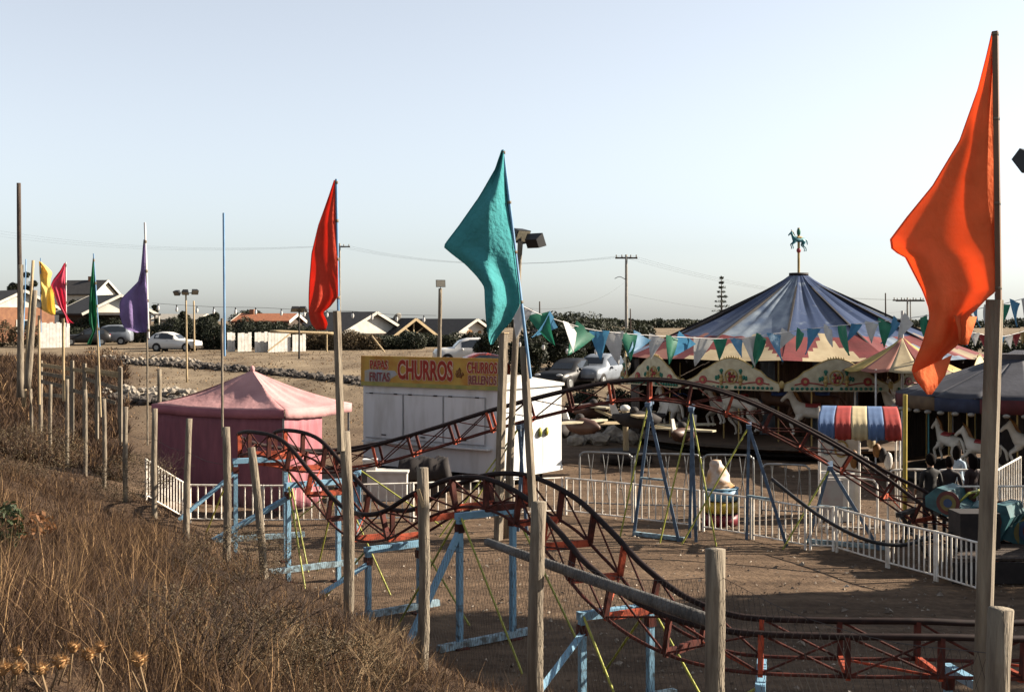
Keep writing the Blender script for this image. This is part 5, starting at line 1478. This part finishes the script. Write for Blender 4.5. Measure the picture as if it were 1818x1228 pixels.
hedge('dark hedge between the timber shed and the house with round vents', 640, 870, 589, 104, M_leaf_dark, 9, 9000)
hedge('dark hedge around the carport behind the green flag', 120, 235, 562, 111, M_leaf_dark, 10, 7000)
at_tree('dark_tree', 'dark bushy tree rising between the purple flag and the carport', 236, 122, 40, 545, 3000, .14, M_leaf_dark, 21, 9, h0=.1)
at_tree('dark_tree', 'dark tree behind the terracotta roof', 440, 125, 60, 556, 3500, .14, M_leaf_dark, 22, 10, h0=.1)
at_tree('dark_tree', 'dark tree behind the pale houses left of the bare blue pole', 372, 125, 46, 552, 3000, .14, M_leaf_dark, 23, 9, h0=.1)
def far_wood():
    bl = []; rr = random.Random(77)
    for k in range(150):
        px = 845 + k * 7.2 + rr.uniform(-4, 4); dd = 190 + rr.uniform(-12, 30); g_ = G(px, dd); hh = rr.uniform(.5, 1.5)
        bl.append(((g_.x, g_.y, g_.z + hh * .4), (rr.uniform(1.2, 2.4), 1.5, hh * .55)))
    o = leaf_cloud('distant_wood', bl, 26000, .26, M_leaf_dark, None, 77, .5); tag(o, 'dark strip of distant woodland on the horizon behind the rides', 'wood', None, 'stuff')
far_wood()
def pine():
    g = G(1281, 110); top = P(1281, 490, 110); t = thing('slim_pine', 'slim tall pine tip rising behind the left slope of the carousel roof', 'tree', g)
    link('trunk', tube_mesh('trunk', [g - Z * .2, g.lerp(top, .6), top], [.12, .08, .02], 6), None, t, M_bark)
    for k in range(9):
        z = top.z - .15 - k * .42; w = .14 + .085 * k
        bl = [((top.x + math.cos(a) * w * .6, top.y + math.sin(a) * w * .6, z), (w * .55, w * .55, .10)) for a in (k, k + 2.1, k + 4.2)]
        leaf_cloud('branch_whorl', bl, 70, .11, M_leaf_dark, t, k)
pine()
def rock_mesh(seed, s):
    rr = random.Random(seed); bm = bmesh.new(); bmesh.ops.create_icosphere(bm, subdivisions=2 if s > .3 and seed < 60 else 1, radius=s)
    for v in bm.verts: v.co = Vector((v.co.x * rr.uniform(.7, 1.3), v.co.y * rr.uniform(.7, 1.3), v.co.z * rr.uniform(.5, .95)))
    return bm
M_rock = mat('pale_rock', (.44, .38, .30), (.22, .19, .16), .95, 6, bump=.5); M_rockd = mat('dark_rock', (.12, .10, .085), (.07, .06, .05), .95, 6, bump=.5)
def berm(label, pts, m, n, s, seed, hh):
    rr = random.Random(seed); V, Fc = [], []; line = catmull([G(px, d) for px, d in pts], 20)
    for k in range(n):
        c = line[rr.randrange(len(line))]; bm = rock_mesh(seed * 1000 + k, s * rr.uniform(.5, 1.3)); b = len(V)
        o = Vector((c.x + rr.uniform(-.5, .5), c.y + rr.uniform(-.6, .6), 0)); o.z = tz(o.x, o.y) + rr.uniform(0, hh)
        bm.verts.index_update()
        V += [v.co + o for v in bm.verts]; Fc += [tuple(b + v.index for v in f.verts) for f in bm.faces]; bm.free()
    o = link('rubble_bank', mesh_of('rubble_bank', V, Fc), None, None, m); tag(o, label, 'rubble', None, 'stuff')
berm('long dark bank of rubble across the field behind the pink tent', [(190, 78), (300, 74), (420, 70), (540, 65), (640, 61), (720, 58)], M_rockd, 900, .17, 1, .22)
berm('pale rubble scattered along the top of the dark bank', [(180, 79), (260, 76.5), (340, 74)], M_rock, 130, .17, 2, .4)
berm('nearer heap of pale and dark rubble left of the pink tent', [(205, 56), (250, 55.5), (300, 55.5), (380, 54)], M_rock, 170, .18, 3, .35)
berm('dark rubble under the nearer pale heap', [(200, 54), (260, 53.5), (330, 53.5)], M_rockd, 240, .19, 4, .2)
RK = 'pale boulders behind the grey barriers'
for k, (px, d, s, l) in enumerate(((1022, 42, .34, 'leftmost pale boulder right of the snack trailer'), (1045, 42.6, .42, 'large pale boulder, second from the snack trailer'), (1066, 42, .36, 'pale boulder, third from the snack trailer'),
                                   (1090, 43, .45, 'largest pale boulder in the middle of the row'), (1118, 42.4, .4, 'pale boulder behind the tall grey barrier'), (1146, 43, .36, 'rightmost pale boulder by the big carousel'))):
    g = G(px, d); o = link('boulder', bm_mesh('boulder', rock_mesh(40 + k, s)), Matrix.Translation(g + Z * s * .4), None, M_rock); tag(o, l, 'rock', RK)
# bleached plank barrier at the far left
pf = thing('plank_fence', 'broken fence of bleached planks and rails left of the rubble heap', 'fence', G(140, 40))
for (x0, y0, x1, y1) in ((70, 647, 215, 668), (72, 662, 132, 672), (70, 676, 130, 690), (120, 690, 205, 715), (72, 700, 130, 704), (150, 655, 215, 664), (150, 672, 212, 690)):
    bar('plank', P(x0, y0, 41), P(x1, y1, 41.2), .04, .12, M_wood_pale if (x0 + y0) % 2 else M_post, pf)
for px, py in ((72, 640), (128, 640), (172, 650), (214, 652), (150, 645)): bar('upright', G(px, 41.1) - Z * .1, P(px, py, 41.1), .12, .1, M_post, pf)
br = thing('leaning_plank', 'pale plank leaning up from the dark rubble bank', 'plank', P(266, 636, 74)); bar('plank', P(266, 636, 74), P(291, 624, 74), .1, .05, M_wood_pale, br)
for px, d, tp, l in ((283, 40, 655, 'single weathered post standing left of the pink tent peak'), (213, 45, 650, 'short weathered post at the plank fence end')):
    o = link('timber_post', log_mesh('timber_post', G(px, d) - Z * .2, P(px, tp, d), .07, .065, px), None, None, M_post); tag(o, l, 'post', 'lone posts in the field')

# trees off to the right whose shade falls over the near ground
for k, (x, y, h) in enumerate(((14.3, 18.9, 10.5), (17.2, 19.3, 12.0), (20.2, 19.6, 13.5))):
    tree('shade_tree', ['dense tree beyond the right edge, nearest the coaster', 'dense tree beyond the right edge, in the middle', 'dense tree beyond the right edge, farthest right'][k], 'tree', (x, y, 0),
         rblobs(60 + k, 34, 2.1, h, .6, 1.2), 18000, .2, M_leaf, 'shade trees to the right', .22, 60 + k)

tree('shade_tree', 'unseen low bushy tree added beyond the right edge to shade the train', 'tree', (12.9, 24.3, 0), rblobs(71, 18, 1.1, 4.0, .3, .8), 8000, .12, M_leaf, 'shade trees to the right', .14, 71)  # unseen tree added to shade the train and the people
# ================================================================== DRY GRASS AND BRUSH
def grass():
    r = np.random.default_rng(5)
    m = bpy.data.materials.new('dry_grass_blades'); m.use_nodes = True
    n, l = m.node_tree.nodes, m.node_tree.links; b = n['Principled BSDF']; b.inputs['Roughness'].default_value = .8; b.inputs['Specular IOR Level'].default_value = .15
    a = n.new('ShaderNodeAttribute'); a.attribute_name = 'tint'
    rp = n.new('ShaderNodeValToRGB'); els = rp.color_ramp.elements
    els[0].position = 0; els[0].color = (.016, .010, .008, 1); els[1].position = 1; els[1].color = (.32, .20, .10, 1)
    e = els.new(.45); e.color = (.050, .029, .018, 1); e = els.new(.8); e.color = (.125, .074, .039, 1)
    l.new(a.outputs['Fac'], rp.inputs[0]); l.new(rp.outputs[0], b.inputs['Base Color'])
    t = n.new('ShaderNodeBsdfTranslucent'); l.new(rp.outputs[0], t.inputs[0]); mx = n.new('ShaderNodeMixShader'); mx.inputs[0].default_value = .3
    l.new(b.outputs[0], mx.inputs[1]); l.new(t.outputs[0], mx.inputs[2]); l.new(mx.outputs[0], n['Material Output'].inputs[0])
    def field(name, label, N, y0, y1, w, hmin, hmax, tilt, seed, tint_mu, straggle=.35, lo=-80, hi=1900):
        r = np.random.default_rng(seed)
        y = y0 + (y1 - y0) * r.random(N) ** 1.15
        px = r.uniform(lo, hi, N); x = (px - CX) / F * y
        s = fence_s(x, y)
        patch = .5 + .32 * np.sin(x * 1.7 + 2 * np.sin(y * .9)) * np.sin(y * 1.3 + 1.7 * np.sin(x * .8)) + .22 * np.sin(x * 5.3 + 2 * np.sin(y * 3.1)) * np.sin(y * 4.7 + 2 * np.sin(x * 3.7))
        patch = np.clip(patch, 0, 1)
        s = np.where((y > 34) & (px < 210 + 20 * np.sin(y)), 1.0, s)
        keep = (s > -straggle - .5 * r.random(N)) & (r.random(N) < (.35 + .65 * patch)) 
        keep &= ~((s < 0.3) & (r.random(N) < .45))
        x, y, s, patch = x[keep], y[keep], s[keep], patch[keep]; k = len(x)
        z = terrain(x, y)
        h = (hmin + (hmax - hmin) * r.random(k) ** 1.4) * (.25 + 1.05 * patch) * np.clip(.5 + .5 * smooth(-.6, 1.0, s), .3, 1)
        az = r.uniform(0, 2 * np.pi, k); tl = np.abs(r.normal(0, tilt, k))
        dx, dy = np.cos(az) * np.sin(tl), np.sin(az) * np.sin(tl); dz = np.cos(tl)
        base = np.stack([x, y, z - .03], 1); d = np.stack([dx, dy, dz], 1)
        fa = r.uniform(0, np.pi, k); sd_ = np.stack([np.cos(fa), np.sin(fa), np.zeros(k)], 1)
        bend = np.stack([np.cos(az + 1), np.sin(az + 1), -.4 * np.ones(k)], 1) * (h * r.uniform(.05, .4, k))[:, None]
        ww = (w * r.uniform(.6, 1.4, k) * (1 + y * .05))[:, None]
        mid = base + d * (h * .55)[:, None] + bend * .25; tip = base + d * h[:, None] + bend
        V = np.stack([base - sd_ * ww, base + sd_ * ww, mid - sd_ * ww * .8, mid + sd_ * ww * .8, tip], 1).reshape(-1, 3)
        i = np.arange(k)[:, None] * 5
        q = np.concatenate([i + 0, i + 1, i + 3, i + 2], 1); tr_ = np.concatenate([i + 2, i + 3, i + 4], 1)
        me = bpy.data.meshes.new(name)
        me.vertices.add(k * 5); me.vertices.foreach_set('co', V.astype(np.float32).ravel())
        loops = np.concatenate([q, tr_], 1).ravel(); me.loops.add(len(loops)); me.loops.foreach_set('vertex_index', loops.astype(np.int32))
        ls = np.empty(k * 2, np.int32); ls[0::2] = np.arange(k) * 7; ls[1::2] = np.arange(k) * 7 + 4
        me.polygons.add(k * 2); me.polygons.foreach_set('loop_start', ls)
        me.update(calc_edges=True); me.validate()
        tint = np.clip(r.normal(tint_mu, .28, k) + .45 * (patch - .5), 0, 1)
        at_ = me.attributes.new('tint', 'FLOAT', 'POINT'); at_.data.foreach_set('value', np.repeat(tint, 5).astype(np.float32))
        o = link(name, me, None, None, m); tag(o, label, 'grass', None, 'stuff')
    field('dry_grass', 'dense dead brown grass and weeds on the near slope', 420000, 4.2, 14, .0013, .05, .30, 1.0, 1, .30)
    field('dry_grass', 'dead brown grass on the slope along the receding fence', 260000, 12, 38, .0022, .08, .42, .95, 2, .30)
    field('far_dry_grass', 'brown scrub at the far left end of the fence', 140000, 30, 80, .006, .25, .9, .7, 3, .26, lo=-80, hi=235)
    field('dry_stalks', 'tall pale straw stalks standing out of the dead grass', 15000, 4.2, 18, .0014, .25, .70, .75, 4, .74)
    field('lot_tufts', 'sparse dry tufts across the empty lot behind the tent', 60000, 42, 98, .008, .05, .28, .8, 6, .45, lo=150, hi=1000, straggle=999)
    field('weed_tangle', 'tangle of thin brown weed stems over the grass', 170000, 4.2, 24, .0016, .15, .62, 1.1, 5, .44)
grass()
def litter():
    rr = random.Random(31); V, Fc = [], []
    for k in range(2600):
        px = rr.uniform(420, 1860); dd = 13.5 + 22 * rr.random() ** 1.3; g_ = G(px, dd)
        if fence_s(g_.x, g_.y) > -.6: continue
        s = rr.uniform(.012, .045) * (1 if rr.random() < .93 else 2.0); b0 = len(V)
        V += [g_ + Vector((rr.uniform(-1, 1) * s, rr.uniform(-1, 1) * s, rr.uniform(0, .8) * s)) for _ in range(4)] + [g_ + Z * s]
        Fc += [(b0, b0 + 1, b0 + 4), (b0 + 1, b0 + 2, b0 + 4), (b0 + 2, b0 + 3, b0 + 4), (b0 + 3, b0, b0 + 4)]
    o = link('pebbles', mesh_of('pebbles', V, Fc), None, None, mat('pebble_mix', (.55, .47, .38), (.10, .07, .05), .9, 3)); tag(o, 'pebbles and bits of litter scattered over the fairground dirt', 'pebbles', None, 'stuff')
litter()
# dark twiggy shrubs in the grass
def shrub(label, px, d, w, h, n, m, seed, leaf=.02):
    g = G(px, d); t = thing('dry_shrub', label, 'shrub', g, 0, 'dead shrubs in the grass'); rr = random.Random(seed); V, Fc = [], []
    def seg(p, q, r0, r1):
        x, y, z, L = frame(p, q); b = len(V)
        for c, r in ((p, r0), (q, r1)):
            for k in range(3): V.append(c + (x * math.cos(k * 2.094) + y * math.sin(k * 2.094)) * r)
        for k in range(3): Fc.append((b + k, b + (k + 1) % 3, b + 3 + (k + 1) % 3, b + 3 + k))
    def grow(p, d_, L, r, lv):
        q = p + d_ * L; seg(p, q, r, r * .7)
        if lv == 0: return
        for _ in range(3 if lv > 1 else 4):
            nd = (d_ + Vector((rr.uniform(-1, 1), rr.uniform(-1, 1), rr.uniform(-.5, .8))) * .8).normalized(); grow(q, nd, L * rr.uniform(.55, .85), r * .62, lv - 1)
    for k in range(n):
        a = rr.uniform(0, 6.283); grow(g + Vector((math.cos(a) * w * .25, math.sin(a) * w * .25, -.05)), Vector((math.cos(a) * .7, math.sin(a) * .7, rr.uniform(.5, 1.3))).normalized(), h * .38, .006, 4)
    link('twigs', mesh_of('twigs', V, Fc), None, t, m)
    leaf_cloud('dead_leaves', [((g.x, g.y, g.z + h * .4), (w * .5, w * .5, h * .42))], 5000, leaf * .42, M_leaf_brown, t, seed)
M_twig = mat('twig_dark', (.10, .065, .045), (.05, .034, .026), .9, 6); M_twigp = mat('twig_pale', (.32, .22, .12), (.2, .13, .07), .9, 6)
shrub('dark twiggy dead shrub in the grass at the bottom left of centre', 345, 6.6, 1.0, .62, 13, M_twig, 1)
shrub('dark dead shrub below the leaning thin post', 480, 7.4, .8, .5, 10, M_twig, 2)
shrub('brown dead shrub at the foot of the grey post near the white railing', 415, 14.5, 1.5, .8, 10, M_twig, 3, .03)
shrub('brown dead bush beside the left end of the pink tent', 235, 24, 1.6, 1.1, 10, M_twig, 4, .04)
shrub('tangled pale dead weed at the bottom centre', 590, 7.0, .8, .5, 9, M_twigp, 5)
shrub('dark bush on the slope at the far left', 40, 24, 2.4, 1.3, 12, M_twig, 6, .05)
gb = thing('green_bush', 'small green leafy plant with orange dry leaves at the left edge', 'bush', G(15, 10.5))
g = G(15, 10.5); leaf_cloud('leaves', [((g.x, g.y, g.z + .35), (.13, .13, .2))], 260, .028, M_leaf, gb, 3, .5); leaf_cloud('dry_leaves', [((g.x + .22, g.y, g.z + .35), (.18, .12, .12))], 110, .026, mat('orange_dry_leaf', (.36, .17, .07), (.2, .09, .04), .8, 8, trans=.3), gb, 4, .5)
for k in range(6): rod('stem', (g.x, g.y, g.z - .05), (g.x + random.uniform(-.12, .25), g.y + random.uniform(-.1, .1), g.z + .45), .006, M_twigp, gb, 5)
# dry thistles
M_th = mat('thistle_straw', (.62, .36, .15), (.42, .22, .09), .85, 30, trans=.2)
def thistle(px, py, d, s, label, seed):
    s *= 1.3
    h = P(px, py, d); rr = random.Random(seed); gx = h.x + rr.uniform(-.06, .06); foot = Vector((gx, d + .02, tz(gx, d)))
    t = thing('dry_thistle', label, 'thistle', foot, 0, 'dry thistle heads in the near grass')
    tube('stem', [foot - Z * .05, foot.lerp(h, .5) + Vector((rr.uniform(-.03, .03), 0, 0)), h], [.006, .005, .004], M_twigp, t, 5)
    V, Fc = [], []
    for k in range(90):
        u = Vector((rr.gauss(0, 1), rr.gauss(0, 1), abs(rr.gauss(0, 1)) * 1.1 - .2)).normalized(); x = u.cross(Vector((.3, .5, .1))).normalized() * s * .10; b = len(V)
        L = s * rr.uniform(.7, 1.15); V += [h + u * s * .2 - x, h + u * s * .2 + x, h + u * L]; Fc.append((b, b + 1, b + 2))
    link('spines', mesh_of('spines', V, Fc), None, t, M_th); ball('flower_head', h, (s * .5, s * .5, s * .55), M_th, t, 8)
    a = foot.lerp(h, .55); tube('side_stem', [a, a + Vector((rr.uniform(-.1, .1), 0, .10))], [.004, .003], M_twigp, t, 4)
for k, (px, py, d, s, l) in enumerate(((246, 1172, 5.0, .036, 'largest dry thistle head, rightmost of the cluster'), (177, 1150, 5.2, .028, 'small dry thistle head left of the largest one'), (157, 1163, 5.1, .032, 'dry thistle head near the middle of the cluster on a straight stem'),
        (130, 1150, 5.3, .030, 'highest dry thistle head in the middle of the cluster'), (108, 1176, 4.9, .034, 'wide dry thistle head below the highest one'), (72, 1188, 4.8, .030, 'low dry thistle head left of the wide one'),
        (32, 1157, 5.2, .026, 'small dry thistle head high at the left'), (30, 1187, 4.8, .032, 'dry thistle head low near the left edge'), (4, 1188, 4.8, .034, 'dry thistle head cut by the left edge'))):
    thistle(px, py, d, s, l, k)
